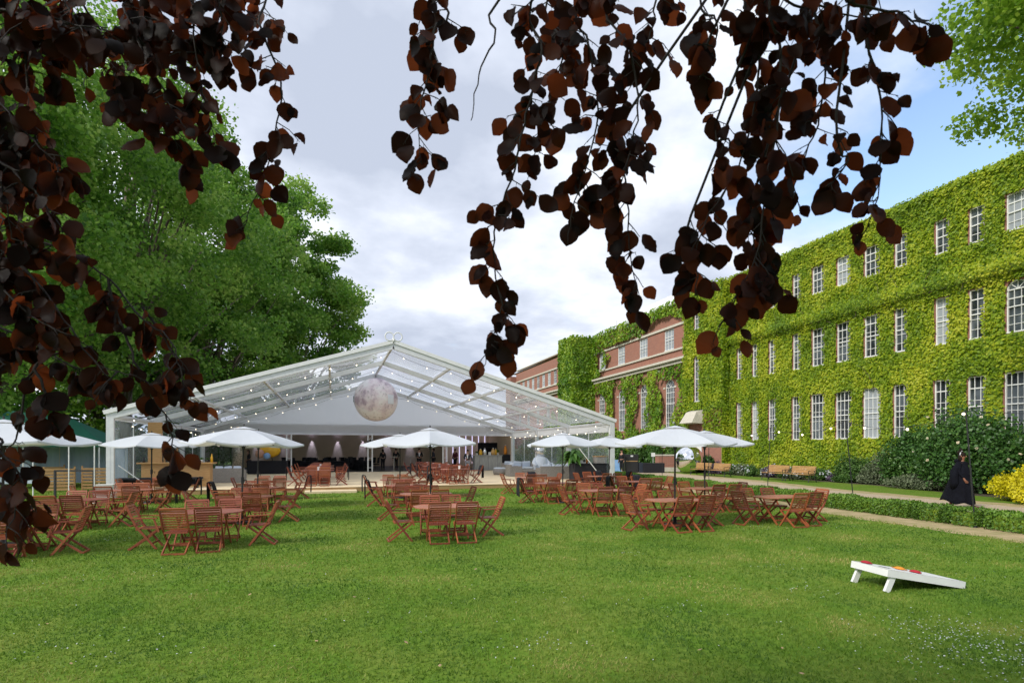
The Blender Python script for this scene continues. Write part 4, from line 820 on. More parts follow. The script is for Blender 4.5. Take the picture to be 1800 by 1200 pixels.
for i, (k_, x, y) in enumerate([('H0', -.6, 27.4), ('H1', -.55, 30), ('H2', -.6, 32.6), ('K0', 5.9, 27.2), ('K1', 5.4, 29.8), ('K1b', 5.9, 29.9), ('K2', 5.5, 32.4), ('K3', 5.6, 35.1)]):
    mb = MB(); mb.prism([(-.06, -.04), (.06, -.04), (.06, .04), (-.06, .04)], 0, .012); mb.box((0, 0, .085), (.10, .014, .15)); tag(mb.build('menu_card', M['ceramic'], None, False, (x, y, DZ+.69), 0, rf.uniform(-.5, .5)), 'white card stand on the %s deck table' % ['nearest left', 'second left', 'third left', 'nearest right', 'second right, left one,', 'second right, right one,', 'third right', 'last right'][i], 'card', 'white card stands on the deck tables')
# ------------------------------------------------------------------ sofas, stalls
def sofa(x, y, rz, wd, lab, z=DZ, cus=3, mat='rattan'):
    e = empty('rattan_sofa', (x, y, z), lab, 'sofa', 'grey rattan sofas on the deck', rz); d = .8
    MB().box((0, 0, .16), (wd, d, .3)).build('base', M[mat], e, bevel=.015); MB().box((0, -d/2+.07, .5), (wd-.01, .13, .42)).build('backrest', M[mat], e, bevel=.015)
    for s in (-1, 1): MB().box((s*(wd/2-.065), .066, .46), (.12, d-.14, .32)).build('armrest', M[mat], e, bevel=.015)
    k_ = (wd-.28)/cus
    for i in range(cus):
        MB().box((-wd/2+.14+k_*(i+.5), .06, .38), (k_-.02, d-.2, .13)).build('seat_cushion', M['cushion'], e, True, bevel=.03)
        b_ = MB().box((0, 0, 0), (k_-.05, .14, .36)).build('back_cushion', M['cushion'], e, True, bevel=.045); b_.location = (-wd/2+.14+k_*(i+.5), -d/2+.22, .63); b_.rotation_euler = (R(-14), R(rf.uniform(-6, 6)), 0)
sofa(-4.9, 31.2, R(0), 1.5, 'grey rattan sofa with its back to the lawn left of the deck tables'); sofa(-6.3, 31.4, R(2), 1.1, 'small grey rattan armchair beside the sofa at the wooden stall', cus=1)
sofa(11.9, 29.6, R(0), 2.1, 'grey rattan sofa with white cushions in front of the palm'); sofa(12.6, 33.0, R(90), 2.0, 'rattan sofa along the clear right wall of the marquee'); sofa(12.2, 37.2, R(180), 2.2, 'far rattan sofa with white cushions below the third post'); sofa(10.6, 33.2, R(-90), .95, 'single rattan armchair facing the right wall', cus=1)
pf = empty('rattan_pouf', (10.35, 35.3, DZ), 'round woven pouf with white top beside the bar post', 'pouf'); MB().lathe([(.42, 0), (.47, .2), (.44, .38)], 20).build('body', M['rattan'], pf, True); MB().lathe([(.43, .38), (.44, .43), (.38, .46)], 20).build('cushion', M['cushion'], pf, True)
ct = empty('coffee_table', (11.3, 32.0, DZ), 'low dark coffee table between the rattan sofas', 'table'); MB().box((0, 0, .4), (1.0, .6, .05)).build('top', M['rattan'], ct)
for a, b_ in ((-1, -1), (1, -1), (-1, 1), (1, 1)): MB().box((a*.44, b_*.25, .19), (.05, .05, .38)).build('leg', M['rattan'], ct)
# statue
st = empty('spaceman_figure', (12.0, 32.3, DZ), 'shiny silver spaceman figure with round helmet among the white cushions', 'statue')
mb = MB(); mb.ball((0, 0, 1.55), .36, 20); mb.build('helmet', M['silver'], st, True); mb = MB(); mb.lathe([(.12, .15), (.40, .3), (.46, .75), (.38, 1.1), (.17, 1.28)], 18, sx=1, sy=.8); mb.build('body', M['cushion'], st, True)
for s in (-1, 1): mb = MB(); mb.tube([(s*.3, 0, 1.05), (s*.48, -.12, .82), (s*.4, -.38, .66)], [.13, .11, .09], 10); mb.build('arm', M['cushion'], st, True); mb = MB(); mb.tube([(s*.2, 0, .38), (s*.24, -.45, .42), (s*.24, -.5, .06), (s*.24, -.62, .05)], [.17, .14, .11, .1], 10); mb.build('leg', M['cushion'], st, True)
pl = tufted('palm_plant', (12.1, 27.5, DZ), 1.15, 190, M['plantg'], 'tall strappy palm with a pale trunk beside the black counter', 'plant', .2, M['ceramic'], 1.15)
MB().tube([(0, 0, .3), (.04, 0, .8), (0, .02, 1.2)], [.07, .055, .045], 8).build('trunk', M['stone'], pl, True)
kt = empty('black_counter', (12.9, 27.2, DZ), 'black cloth covered counter in the right front corner of the marquee', 'counter'); MB().box((0, 0, .44), (2.1, .75, .88)).build('skirt', M['cloth_black'], kt, bevel=.01); MB().box((0, 0, .89), (2.16, .8, .03)).build('top', M['cloth_black'], kt)
def thing(mb, name, mat, loc, lab, cat, smooth=False, bevel=0, rz=0, group=None): return tag(mb.build(name, mat, None, smooth, loc, bevel, rz), lab, cat, group)
kx = lambda dx, dy=0: (12.9+dx, 27.2+dy, DZ+.91)
b_ = thing(MB().box((0, 0, .2), (.4, .4, .4)), 'white_box', M['ceramic'], kx(-.55), 'white carton with round black marks on the black counter', 'box', bevel=.01)
for i in range(2): MB().lathe([(.07, 0), (.07, .01)], 12).build('mark', M['black'], b_, False, (-.1+.2*i, -.207, .25-.12*i)).rotation_euler = (R(90), 0, 0)
b_ = thing(MB().lathe([(.12, 0), (.17, .12), (.15, .28)], 14), 'orange_bowl', M['orange'], kx(-.25, .1), 'orange bowl of fruit on the black counter', 'bowl', True); MB().ball((0, 0, .28), .15, 10, (1, 1, .5)).build('fruit', M['orange'], b_, True)
b_ = thing(MB().box((0, 0, .17), (.62, .42, .34)), 'slatted_crate', M['rattan'], kx(.55), 'brown slatted crate at the right end of the black counter', 'crate', bevel=.01); MB().box((0, 0, .36), (.66, .46, .04)).build('lid', M['pine'], b_)
# wooden stalls on the left of the deck
def stall(x, y, wd, lab, post, rz=0):
    e = empty('wooden_stall', (x, y, DZ), lab, 'stall', 'pine serving stalls on the left of the deck', rz)
    MB().box((0, 0, .5), (wd*.8, .6, 1.0)).build('cabinet', M['pine'], e, bevel=.01); MB().box((0, 0, 1.03), (wd, .85, .06)).build('counter', M['pine'], e, bevel=.01); MB().box((0, -.32, .35), (wd*.5, .02, .1)).build('drawer', M['deckside'], e)
    if post: MB().box((-wd*.12, .12, 1.95), (.55, .14, 1.78)).build('back_board', M['pine'], e); mb = MB(); [mb.box((wd*.28, .12, 1.3+.3*i), (.5, .2, .03)) for i in range(3)]; mb.box((wd*.28-.25, .12, 1.6), (.03, .2, 1.1)); mb.box((wd*.28+.25, .12, 1.6), (.03, .2, 1.1)); mb.build('shelf', M['pine'], e)
    return e
stall(-7.35, 28.9, 1.55, 'pine stall with a tall back board behind the second parasol', True); stall(-5.75, 28.3, 1.5, 'lower pine stall with plants on its counter', False)
for i, x in enumerate((-6.3, -6.0, -5.55, -5.3)): tufted('potted_herb', (x, 28.3, DZ+1.06), .14, 26, M['plantg'], '%s potted herb from the left on the lower pine stall' % ord_[i], 'plant', .06, M['black' if i % 2 else 'ceramic'], .2)
thing(MB().lathe([(.05, 0), (.05, .22), (.02, .3), (.02, .38)], 10), 'yellow_bottle', M['yellow'], (-5.12, 28.2, DZ+1.06), 'yellow bottle at the right end of the lower pine stall', 'bottle', True)
for i, x in enumerate((-7.95, -6.95, -6.75)): thing(MB().lathe([(.045, 0), (.05, .1), (.03, .2), (.015, .26)], 10), 'dark_bottle', M['black'], (x, 28.9, DZ+1.06), '%s dark bottle from the left on the pine stall counter' % ord_[i], 'bottle', True, group='bottles on the pine stall')
be = empty('black_bench', (-6.9, 27.2, DZ), 'long low black bench in front of the pine stalls', 'bench'); MB().box((0, 0, .42), (3.2, .4, .08)).build('seat', M['cloth_black'], be, bevel=.01); MB().box((0, .17, .25), (3.1, .04, .3)).build('skirt', M['cloth_black'], be)
for s in (-1, 1): MB().box((s*1.4, 0, .19), (.06, .36, .38)).build('leg', M['black'], be)
rg = MB(); rg.tube([(.26*math.cos(a), 0, .26*math.sin(a)) for a in np.linspace(-.3, math.pi+.3, 16)], .028, 8); thing(rg, 'neon_arch', M['gold'], (-4.2, 29.5, 2.6), 'glowing orange arch ornament above the pine stall', 'lamp', True)
# sequined column, balloon, dark tables inside left bay
cl = MB(); cl.lathe([(.32, 0), (.33, 1.5), (.31, 2.9)], 24); thing(cl, 'sequin_column', pm('sequins', (.55, .5, .42), (.02, .02, .02), 16, .25, metal=.5), (-5.5, 38.3, DZ), 'thick column covered in black and silver sequins at the left of the marquee', 'column', True)
yb = thing(MB().ball((0, 0, 0), .55, 16, (1.3, .7, .85)), 'yellow_balloon', M['yellow'], (-4.0, 41.0, 1.75), 'shiny yellow balloon bundle above the dark table', 'balloon', True); MB().ball((-.55, -.3, -.2), .3, 12).build('pink_balloon', M['skin'], yb, True); MB().ball((-.1, -.4, -.35), .22, 12).build('blue_balloon', M['blueboard'], yb, True)
def black_table(x, y, lab, wd=1.8, h=.9):
    e = empty('draped_table', (x, y, FZ), lab, 'table', 'black draped tables inside the marquee'); MB().box((0, 0, h/2), (wd, .8, h)).build('drape', M['cloth_black'], e, bevel=.03); MB().box((0, 0, h+.01), (wd+.04, .84, .03)).build('top', M['cloth_black'], e)
black_table(-4.1, 41.2, 'black draped table carrying the yellow balloons', 2.4)
# rows of black banquet chairs and tables in the dark room
def proto_bq():
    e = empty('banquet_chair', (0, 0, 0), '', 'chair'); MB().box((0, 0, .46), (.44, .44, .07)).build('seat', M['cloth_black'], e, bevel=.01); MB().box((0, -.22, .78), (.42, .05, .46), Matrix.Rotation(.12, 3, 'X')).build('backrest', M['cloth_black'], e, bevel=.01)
    for a in (-1, 1):
        for b2 in (-1, 1): MB().tube([(a*.19, b2*.19, 0), (a*.19, b2*.18, .43)], .013, 6).build('leg', M['black'], e)
    return e
PB = proto_bq(); cnt = 0
for ti, (x, y) in enumerate([(-1.9, 48.5), (.2, 47.2), (2.4, 48.6), (-.8, 51.5), (1.6, 52.2), (-3.3, 50.2)]):
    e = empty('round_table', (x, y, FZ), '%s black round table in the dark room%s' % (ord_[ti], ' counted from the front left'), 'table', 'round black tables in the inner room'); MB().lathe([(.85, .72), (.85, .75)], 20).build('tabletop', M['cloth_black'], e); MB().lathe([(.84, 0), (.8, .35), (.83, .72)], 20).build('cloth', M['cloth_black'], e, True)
    for k_ in range(5):
        a = k_*math.pi/2.5+ti*.4; dn_ = ['right', 'back right', 'back', 'back left', 'left', 'front left', 'front', 'front right'][int(round((a % (2*math.pi))/(math.pi/4))) % 8]; o_ = PB if cnt == 0 else copy_tree(PB)
        if cnt == 0: KIDS[PB.name] = kids(PB)
        cnt += 1; o_.location = (x+1.15*math.cos(a), y+1.15*math.sin(a), FZ); o_.rotation_euler = (0, 0, a+math.pi/2); o_['label'] = 'black banquet chair %s of the %s round table in the dark inner room' % (dn_, ord_[ti]); o_['group'] = 'banquet chairs in the dark inner room'
for i, (x, y) in enumerate([(4.6, 45.2), (6.0, 46.0)]):
    e = empty('poseur_table', (x, y, FZ), ['pale slim poseur table left inside the dark room', 'green topped poseur table inside the dark room'][i], 'table'); MB().tube([(0, 0, 0), (0, 0, 1.1)], .035, 8).build('pole', M['stone'], e); MB().lathe([(.33, 1.08), (.33, 1.12)], 16).build('top', M['stone'], e); MB().lathe([(.22, 0), (.2, .02)], 14).build('base', M['stone'], e)
# ------------------------------------------------------------------ people
def skinned(name, verts, edges, radii, mat, root=0, sub=1):
    me = bpy.data.meshes.new(name); me.from_pydata([tuple(v) for v in verts], edges, []); o_ = bpy.data.objects.new(name+'_tmp', me); col.objects.link(o_)
    sk = o_.modifiers.new('s', 'SKIN'); sk.use_smooth_shade = True
    for i, r_ in enumerate(radii):
        me.skin_vertices[0].data[i].radius = (r_, r_) if not isinstance(r_, tuple) else r_; me.skin_vertices[0].data[i].use_root = (i == root)
    o_.modifiers.new('b', 'SUBSURF').levels = sub
    dg = bpy.context.evaluated_depsgraph_get(); nm = bpy.data.meshes.new_from_object(o_.evaluated_get(dg)); nm.name = name; nm.materials.clear(); nm.materials.append(mat)
    bpy.data.objects.remove(o_); return nm
def person(label, loc, rz, top, legs, shoes, H=1.75, pose=None, skin='skin', hairlen=0, gown=False, shirt=None, group=None):
    s = H/1.75; e = empty('person', loc, label, 'person', group, rz); e.scale = (s, s, s)
    J = dict(pel=(0, 0, .95), sp=(0, 0, 1.12), ch=(0, .0, 1.33), nk=(0, .0, 1.48), hb=(0, .015, 1.56), hm=(0, .02, 1.64), hc=(0, .01, 1.70),
             sL=(-.17, 0, 1.41), eL=(-.25, -.03, 1.14), wL=(-.26, .06, .90), sR=(.17, 0, 1.41), eR=(.25, -.03, 1.14), wR=(.26, .06, .90),
             hL=(-.09, 0, .90), kL=(-.10, .03, .50), aL=(-.10, -.01, .09), tL=(-.11, .14, .035), hR=(.09, 0, .90), kR=(.10, .03, .50), aR=(.10, -.01, .09), tR=(.11, .14, .035))
    J.update(pose or {}); V = []; E = []; Rd = []; ix = {}
    def v(n, r_): ix[n] = len(V); V.append(Vector(J[n]) if isinstance(n, str) and n in J else n); Rd.append(r_)
    for n, r_ in (('pel', (.13, .10)), ('sp', (.12, .09)), ('ch', (.15, .10)), ('nk', .052), ('hb', .062), ('hm', (.078, .092)), ('hc', .068), ('sL', .055), ('eL', .042), ('wL', .027), ('sR', .055), ('eR', .042), ('wR', .027), ('hL', .085), ('kL', .058), ('aL', .04), ('tL', .033), ('hR', .085), ('kR', .058), ('aR', .04), ('tR', .033)): v(n, r_)
    for a, b2 in (('pel', 'sp'), ('sp', 'ch'), ('ch', 'nk'), ('nk', 'hb'), ('hb', 'hm'), ('hm', 'hc'), ('ch', 'sL'), ('sL', 'eL'), ('eL', 'wL'), ('ch', 'sR'), ('sR', 'eR'), ('eR', 'wR'), ('pel', 'hL'), ('hL', 'kL'), ('kL', 'aL'), ('aL', 'tL'), ('pel', 'hR'), ('hR', 'kR'), ('kR', 'aR'), ('aR', 'tR')): E.append((ix[a], ix[b2]))
    for sd_, q in (('L', -1), ('R', 1)):
        w_ = Vector(J['w'+sd_]); el = Vector(J['e'+sd_]); d = (w_-el).normalized(); side = d.cross(Vector((q, 0, 0))).normalized(); pi = len(V); V.append(w_+d*.07); Rd.append((.034, .018)); E.append((ix['w'+sd_], pi))
        for k_, (off, ln) in enumerate(((-.03, .06), (-.01, .075), (.01, .07), (.03, .055))):
            a = len(V); V.append(w_+d*.10+side*off); Rd.append(.0095); E.append((pi, a)); V.append(w_+d*(.10+ln)+side*off*1.1+Vector((-q*.02, 0, 0))); Rd.append(.0075); E.append((a, a+1))
        a = len(V); V.append(w_+d*.06+side*.045); Rd.append(.011); E.append((pi, a)); V.append(w_+d*.10+side*.06); Rd.append(.009); E.append((a, a+1))
    me = skinned('body', V, E, Rd, M[skin]); bd = bpy.data.objects.new('body', me); col.objects.link(bd); bd.parent = e
    hm = Vector(J['hm']); fy = Vector((0, 1, 0)); face = MB(); face.ball(hm+Vector((0, .097, -.012)), .014, 8, (.8, 1.2, 1.5))
    for q in (-1, 1): face.ball(hm+Vector((q*.082, 0, -.01)), .022, 8, (.4, .8, 1.3))
    face.build('face_detail', M[skin], bd, True); ey = MB(); [ey.ball(hm+Vector((q*.032, .086, .012)), .009, 6) for q in (-1, 1)]; ey.box(hm+Vector((0, .088, -.048)), (.04, .012, .008)); ey.build('eyes_and_mouth', M['hair'], bd, True)
    hr = MB(); hr.ball(hm+Vector((0, -.018, .03)), .098, 14, (.92, 1.02, .92))
    if hairlen: hr.lathe([(.05, -hairlen), (.095, -hairlen*.5), (.092, 0)], 12, hm+Vector((0, -.045, .02)), 1, .75)
    hr.build('hair', M['hair'], e, True)
    def cloth(nm, names, edges, rad, mat):
        vs = [Vector(J[n]) for n in names]; mm = skinned(nm, vs, [(names.index(a), names.index(b2)) for a, b2 in edges], rad, mat); o_ = bpy.data.objects.new(nm, mm); col.objects.link(o_); o_.parent = e; return o_
    cloth('jacket' if top != 'shirt' else 'shirt', ['pel', 'sp', 'ch', 'sL', 'eL', 'wL', 'sR', 'eR', 'wR'], [('pel', 'sp'), ('sp', 'ch'), ('ch', 'sL'), ('sL', 'eL'), ('eL', 'wL'), ('ch', 'sR'), ('sR', 'eR'), ('eR', 'wR')], [(.165, .13), (.145, .115), (.175, .125), .078, .058, .042, .078, .058, .042], M[top])
    cloth('trousers', ['pel', 'hL', 'kL', 'aL', 'hR', 'kR', 'aR'], [('pel', 'hL'), ('hL', 'kL'), ('kL', 'aL'), ('pel', 'hR'), ('hR', 'kR'), ('kR', 'aR')], [(.15, .12), .105, .078, .058, .105, .078, .058], M[legs])
    for q in ('L', 'R'):
        a, t_ = Vector(J['a'+q]), Vector(J['t'+q]); MB().tube([a+Vector((0, -.05, -.045)), a.lerp(t_, .5)+Vector((0, 0, -.012)), t_+Vector((0, .03, 0))], [.045, .048, .03], 10).build('shoe', M[shoes], e, True)
    if shirt: MB().box((0, .115, 1.27), (.09, .03, .3)).build('shirt_front', M[shirt], e, bevel=.01)
    return e
# man at the bar
p = dp(822, 789, 37.0); person('man in navy jacket with white shirt and grey trousers walking away from the bar', (p.x, p.y, DZ), math.pi-YAW, 'navy', 'grey', 'black', 1.62, dict(kL=(-.1, .10, .5), aL=(-.1, .06, .09), tL=(-.11, .2, .04), aR=(.1, -.14, .11), tR=(.11, 0, .035), eR=(.26, -.02, 1.14), wR=(.12, .2, 1.12), eL=(-.29, -.04, 1.15), wL=(-.33, .02, .90)), shirt='shirt')
p = dp(1093, 789, 44.5); person('man in black standing on the path beside the blue board', (p.x, p.y, .01), math.pi*.62, 'cloth_black', 'cloth_black', 'black', 1.82)
for i, (px, Z, H, rz, top, lab) in enumerate([(437, 40.6, 1.66, 2.0, 'cloth_black', 'person in long dark coat inside the left bay of the marquee'), (673, 46.2, 1.7, .4, 'cloth_black', 'dark dressed person left of the poseur table in the inner room'), (696, 46.8, 1.75, 2.6, 'cloth_black', 'dark suited person between the two poseur tables'), (737, 44.6, 1.78, 3.0, 'cloth_black', 'person in black with pale scarf holding a tray inside the opening'), (762, 45.6, 1.8, 1.2, 'navy', 'tall dark figure right of the person with the tray'), (800, 47.5, 1.72, 2.2, 'maroon', 'person in brown top behind the man at the bar')]):
    p = dp(px, 789, Z); person(lab, (p.x, p.y, FZ), rz, top, 'cloth_black', 'black', H, dict(wR=(.14, .22, 1.1), wL=(-.14, .22, 1.1)) if i == 3 else dict(eL=(-.27, -.02, 1.15), wL=(-.2, .15, 1.0)), hairlen=.2 if i in (0, 1, 4) else 0, shirt='shirt' if i == 3 else None)
# walker in a gown
p = gp(1691, 894); wk = person('person in a flowing black academic gown and white headband walking along the path', (p.x, p.y, .008), math.pi+.12, 'gown', 'maroon', 'maroon', 1.74, dict(kL=(-.1, .16, .52), aL=(-.1, .24, .10), tL=(-.1, .38, .06), kR=(.1, -.02, .5), aR=(.1, -.28, .14), tR=(.11, -.16, .04), eL=(-.24, -.12, 1.16), wL=(-.22, -.02, .93), eR=(.25, .04, 1.15), wR=(.22, .16, .95)), 'skin2', .22)
mb = MB()
def gownf(u, v_):
    a = -math.pi+2*math.pi*u; z = 1.47-1.30*v_; rx = .11+.13*min(1, v_*4)+.10*v_+.02*math.sin(a*9)*v_; ry = .09+.12*min(1, v_*4)+.16*v_**1.2+.03*math.sin(a*7+1)*v_
    back = max(0, -math.cos(a)); return (math.sin(a)*rx, math.cos(a)*ry*.9-back*.26*v_**1.5, z-.03*math.sin(a*5)*v_+.10*back*v_)
mb.sheet(gownf, 44, 16); me = mb.mesh('gown', M['gown'], True); bm = bmesh.new(); bm.from_mesh(me); bmesh.ops.remove_doubles(bm, verts=bm.verts[:], dist=.0005); bmesh.ops.solidify(bm, geom=bm.faces[:], thickness=.01); bm.to_mesh(me); bm.free(); o_ = bpy.data.objects.new('gown', me); col.objects.link(o_); o_.parent = wk
for s in (-1, 1): MB().tube([(s*.15, 0, 1.42), (s*.29, -.06, 1.15), (s*.3, -.06, .82), (s*.28, -.08, .66)], [.08, .11, .13, .09], 12).build('gown_sleeve', M['gown'], wk, True)
mb = MB(); mb.ball((0, -.13, 1.48), .10, 12, (1, .8, .7)); mb.build('hood', M['gown'], wk, True); hb = MB(); hb.tube([(math.sin(a)*.096, .0+math.cos(a)*.03-.01, 1.665+.10*math.cos(a/1)*0+.0+.09*math.cos(a)*0) for a in [0]]+[(.098*math.cos(a), -.005, 1.66+.105*math.sin(a)) for a in np.linspace(.1, math.pi-.1, 14)], .014, 6); hb.ball((0, -.02, 1.79), .035, 8); hb.build('headband', M['shirt'], wk, True)
mb = MB(); mb.ball((0, -.05, 1.74), .09, 12, (.9, 1, .8)); mb.ball((0, -.03, 1.83), .05, 10); mb.build('hair_bun', M['hair'], wk, True)
# ------------------------------------------------------------------ right hand side: benches, ball, cabinets
def bench(x, y, lab):
    e = empty('park_bench', (x, y, .006), lab, 'bench', 'park benches beside the path', math.pi/2); mb = MB()   # local +y becomes -x : faces the path
    for i in range(5): mb.box((0, -.02+i*.085, .43), (1.74, .07, .028))
    mb.build('seat', M['pine'], e, bevel=.004); mb = MB(); rot = Matrix.Rotation(R(14), 3, 'X')
    for i in range(5): mb.box((0, -.10-i*.021, .52+i*.082), (1.74, .024, .068), rot)
    mb.build('backrest', M['pine'], e, bevel=.004)
    for s in (-1, 1):
        x0 = s*.84; mb = MB(); mb.tube([(x0, .36, .0), (x0, .30, .18), (x0, .32, .40), (x0, .36, .62), (x0, .10, .66), (x0, -.12, .63)], .022, 6); mb.tube([(x0, -.22, 0), (x0, -.12, .2), (x0, -.08, .45), (x0, -.20, .88)], .024, 6); mb.tube([(x0, .30, .18), (x0, .1, .30), (x0, -.12, .2)], .016, 6); mb.tube([(x0, .32, .40), (x0, -.08, .41)], .02, 6)
        for k_ in range(4): mb.tube([(x0, .1+.07*math.cos(a)+.0, .5+.07*math.sin(a)+.0) for a in np.linspace(k_*1.5, k_*1.5+1.6, 5)], .011, 5)
        mb.build('end_frame', M['black'], e)
bench(25.4, 25.85, 'black and timber bench, nearest of the four by the path'); bench(25.35, 27.7, 'black and timber bench, second of the four by the path'); bench(24.9, 32.3, 'black and timber bench right of the mirror ball'); bench(24.8, 34.15, 'black and timber bench in front of the mirror ball')
p = dp(1211, 789, 44); thing(MB().ball((0, 0, 1.06), 1.08, 48), 'mirror_ball', M['chrome'], (p.x, p.y, 0), 'large mirrored sphere on the gravel reflecting sky and lawn', 'sphere', True)
p = dp(1109, 789, 45.0); e = empty('black_cabinet', (p.x, p.y, .01), 'black cabinet with a brass strip right of the standing man', 'cabinet', None, -YAW); MB().box((0, 0, .72), (1.05, .7, 1.44)).build('body', M['black'], e, bevel=.02); MB().box((0, -.36, .9), (.9, .02, .05)).build('strip', M['pine'], e); MB().box((0, -.362, 1.3), (.2, .02, .12)).build('badge', M['alu'], e)
for s in (-1, 1): MB().box((s*.4, 0, .02), (.08, .5, .04)).build('foot', M['black'], e)
p = dp(1086, 789, 44.8); e = empty('a_board', (p.x, p.y, .01), 'pale blue folding board behind the standing man', 'sign', None, -YAW)
MB().box((0, -.16, .5), (.5, .03, 1.02), Matrix.Rotation(R(-14), 3, 'X')).build('front_panel', M['blueboard'], e); MB().box((0, .16, .5), (.5, .03, 1.02), Matrix.Rotation(R(14), 3, 'X')).build('back_panel', M['blueboard'], e)
p = dp(1148, 789, 44.5); e = empty('draped_table', (p.x, p.y, .01), 'long black draped table on the path in front of the brick planter', 'table', None, -YAW); MB().box((0, 0, .38), (1.6, .8, .76)).build('drape', M['cloth_black'], e, bevel=.02); MB().box((-.95, .1, .4), (.25, .5, .78)).build('end_panel', M['navy'], e)
p = dp(1148, 789, 45.2); e = empty('notice', (p.x, p.y, .01), 'small white notice on a pole behind the black table', 'sign', None, -YAW); MB().tube([(0, 0, 0), (0, 0, 1.3)], .02, 6).build('pole', M['alu'], e); MB().box((0, -.02, 1.4), (.3, .03, .3)).build('panel', M['white'], e)
p = dp(1171, 789, 46.5); e = empty('brick_planter', (p.x, p.y, .01), 'low red brick pier wall with stone coping beside the mirror ball', 'wall', None, -YAW); MB().box((0, 0, .65), (1.5, 1.2, 1.3)).build('wall', M['brick'], e); MB().box((0, 0, 1.35), (1.62, 1.3, .1)).build('coping', M['stone'], e); MB().box((.3, -.62, .2), (1.3, .04, .36)).build('plinth', M['stone'], e)
# festoon poles along the hedge
tops = []
for i, (px, py, h, ln, lab) in enumerate([(1714, 927, 2.75, -.10, 'leaning black festoon pole nearest the camera in front of the walker'), (1501, 886, 2.8, -.13, 'black festoon pole in the hedge right of the rightmost table'), (1349, 862, 2.8, .06, 'black festoon pole behind the rightmost table'), (1246, 851, 2.8, .0, 'black festoon pole near the left park bench'), (1164, 840, 2.8, .0, 'farthest black festoon pole below the mirror ball')]):
    g_ = gp(px, py); e = empty('festoon_pole', g_, lab, 'pole', 'thin black poles carrying the path lights'); t_ = Vector((ln*RT.x*2.2, ln*RT.y*2.2, h)); MB().tube([(0, 0, 0), t_], .017, 6).build('pole', M['black'], e); MB().tube([(0, 0, 0), (0, 0, .05)], [.05, .04], 8).build('foot', M['black'], e); tops.append(g_+t_)
tops = [tops[0]+Vector((-2.6, -9.5, .1))]+tops; pts = []
for a, b_ in zip(tops[:-1], tops[1:]):
    for k_ in range(8): u = k_/8; q = a.lerp(b_, u); q.z -= .34*4*u*(1-u); pts.append(q)
pts.append(tops[-1]); festoon(pts, 15, 'string of round bulbs strung between the black poles beside the hedge', 'festoon lights along the hedge', r_=.034)
# ------------------------------------------------------------------ lawn game board
A = gp(1551, 1001, .30); B_ = gp(1507, 984, .30); C_ = gp(1697, 1022, .09); cen = (A+B_)/2; u_ = (C_-A); u_.z = 0; u_.normalize(); ang = math.atan2(u_.y, u_.x)
e = empty('toss_board', (cen.x, cen.y, 0), 'white sloping bean bag toss board on two short legs on the lawn', 'game board', None, ang); W2 = .305; Ln = 1.22; sl = math.atan2(.30-.085, Ln); rot = Matrix.Rotation(sl, 3, 'Y')
def sl_pt(x, y, dz=0): return rot @ Vector((x, y, dz))+Vector((0, 0, .30))
mb = MB(); hc = (.24, 0); hr_ = .076; ring = [(hc[0]+hr_*math.cos(a), hr_*math.sin(a)) for a in np.linspace(0, 2*math.pi, 25)[:-1]]
def sq(a): c, s = math.cos(a), math.sin(a); k_ = W2/max(abs(c), abs(s)); return (hc[0]+c*k_ if abs(c) < .999 else hc[0]+c*k_, s*k_)
o2 = len(mb.v); angs = np.linspace(0, 2*math.pi, 25)[:-1]; outer = []
for a in angs:
    c, s = math.cos(a), math.sin(a); xr = Ln-hc[0] if c > 0 else hc[0]; k_ = min(xr/abs(c) if abs(c) > 1e-6 else 99, W2/abs(s) if abs(s) > 1e-6 else 99); outer.append((hc[0]+c*k_, s*k_))
def corner_fix(i): return None
vs = [sl_pt(x, y) for x, y in ring]+[sl_pt(x, y) for x, y in outer]; n = 24; mb.add(vs, [(i, n+i, n+(i+1) % n, (i+1) % n) for i in range(n)])
for cx_, cy_ in ((0, W2), (0, -W2), (Ln, W2), (Ln, -W2)):                     # fill the four corners of the top
    a = math.atan2(cy_, cx_-hc[0]) % (2*math.pi); i = int(a/(2*math.pi/24)); mb.add([vs[n+i], sl_pt(cx_, cy_), vs[n+(i+1) % n]], [(0, 1, 2)])
mb.build('board_top', M['white'], e)
mb = MB(); T_ = .018
for y in (-W2, W2): mb.box(sl_pt(Ln/2, y*(1-.03), -.047), (Ln, .02, .09), rot)
mb.box(sl_pt(.011, 0, -.047), (.02, 2*W2-.04, .09), rot); mb.box(sl_pt(Ln-.011, 0, -.047), (.02, 2*W2-.04, .09), rot); mb.build('side_frame', M['white'], e)
for s in (-1, 1): mb = MB(); mb.bar(sl_pt(.12, s*.27, -.06), (.0, s*.27, .0), .038, .075, (1, 0, 0)); mb.build('leg', M['white'], e)
MB().lathe([(hr_*1.0, 0), (hr_, .004)], 20).build('hole', M['black'], e, False, sl_pt(hc[0], 0, -.03))
for nm, x, y, mt, lab in (('bean_bag', .10, .16, 'red', 'red bean bag at the raised end of the toss board'), ('bean_bag', .50, .02, 'orange', 'orange bean bag in the middle of the toss board'), ('bean_bag', .60, -.13, 'red', 'dark red bean bag near the middle of the toss board')):
    mb = MB(); mb.ball((0, 0, .018), .062, 12, (1, 1, .36)); mb.box((0, 0, .014), (.13, .13, .012)); o_ = mb.build(nm, M[mt], None, True, bevel=0); q = e.matrix_world if False else (Matrix.Translation(e.location) @ Matrix.Rotation(ang, 4, 'Z')); o_.matrix_world = q @ Matrix.Translation(sl_pt(x, y)) @ rot.to_4x4() @ Matrix.Rotation(x*9, 4, 'Z'); tag(o_, lab, 'bean bag', 'bean bags on the toss board')
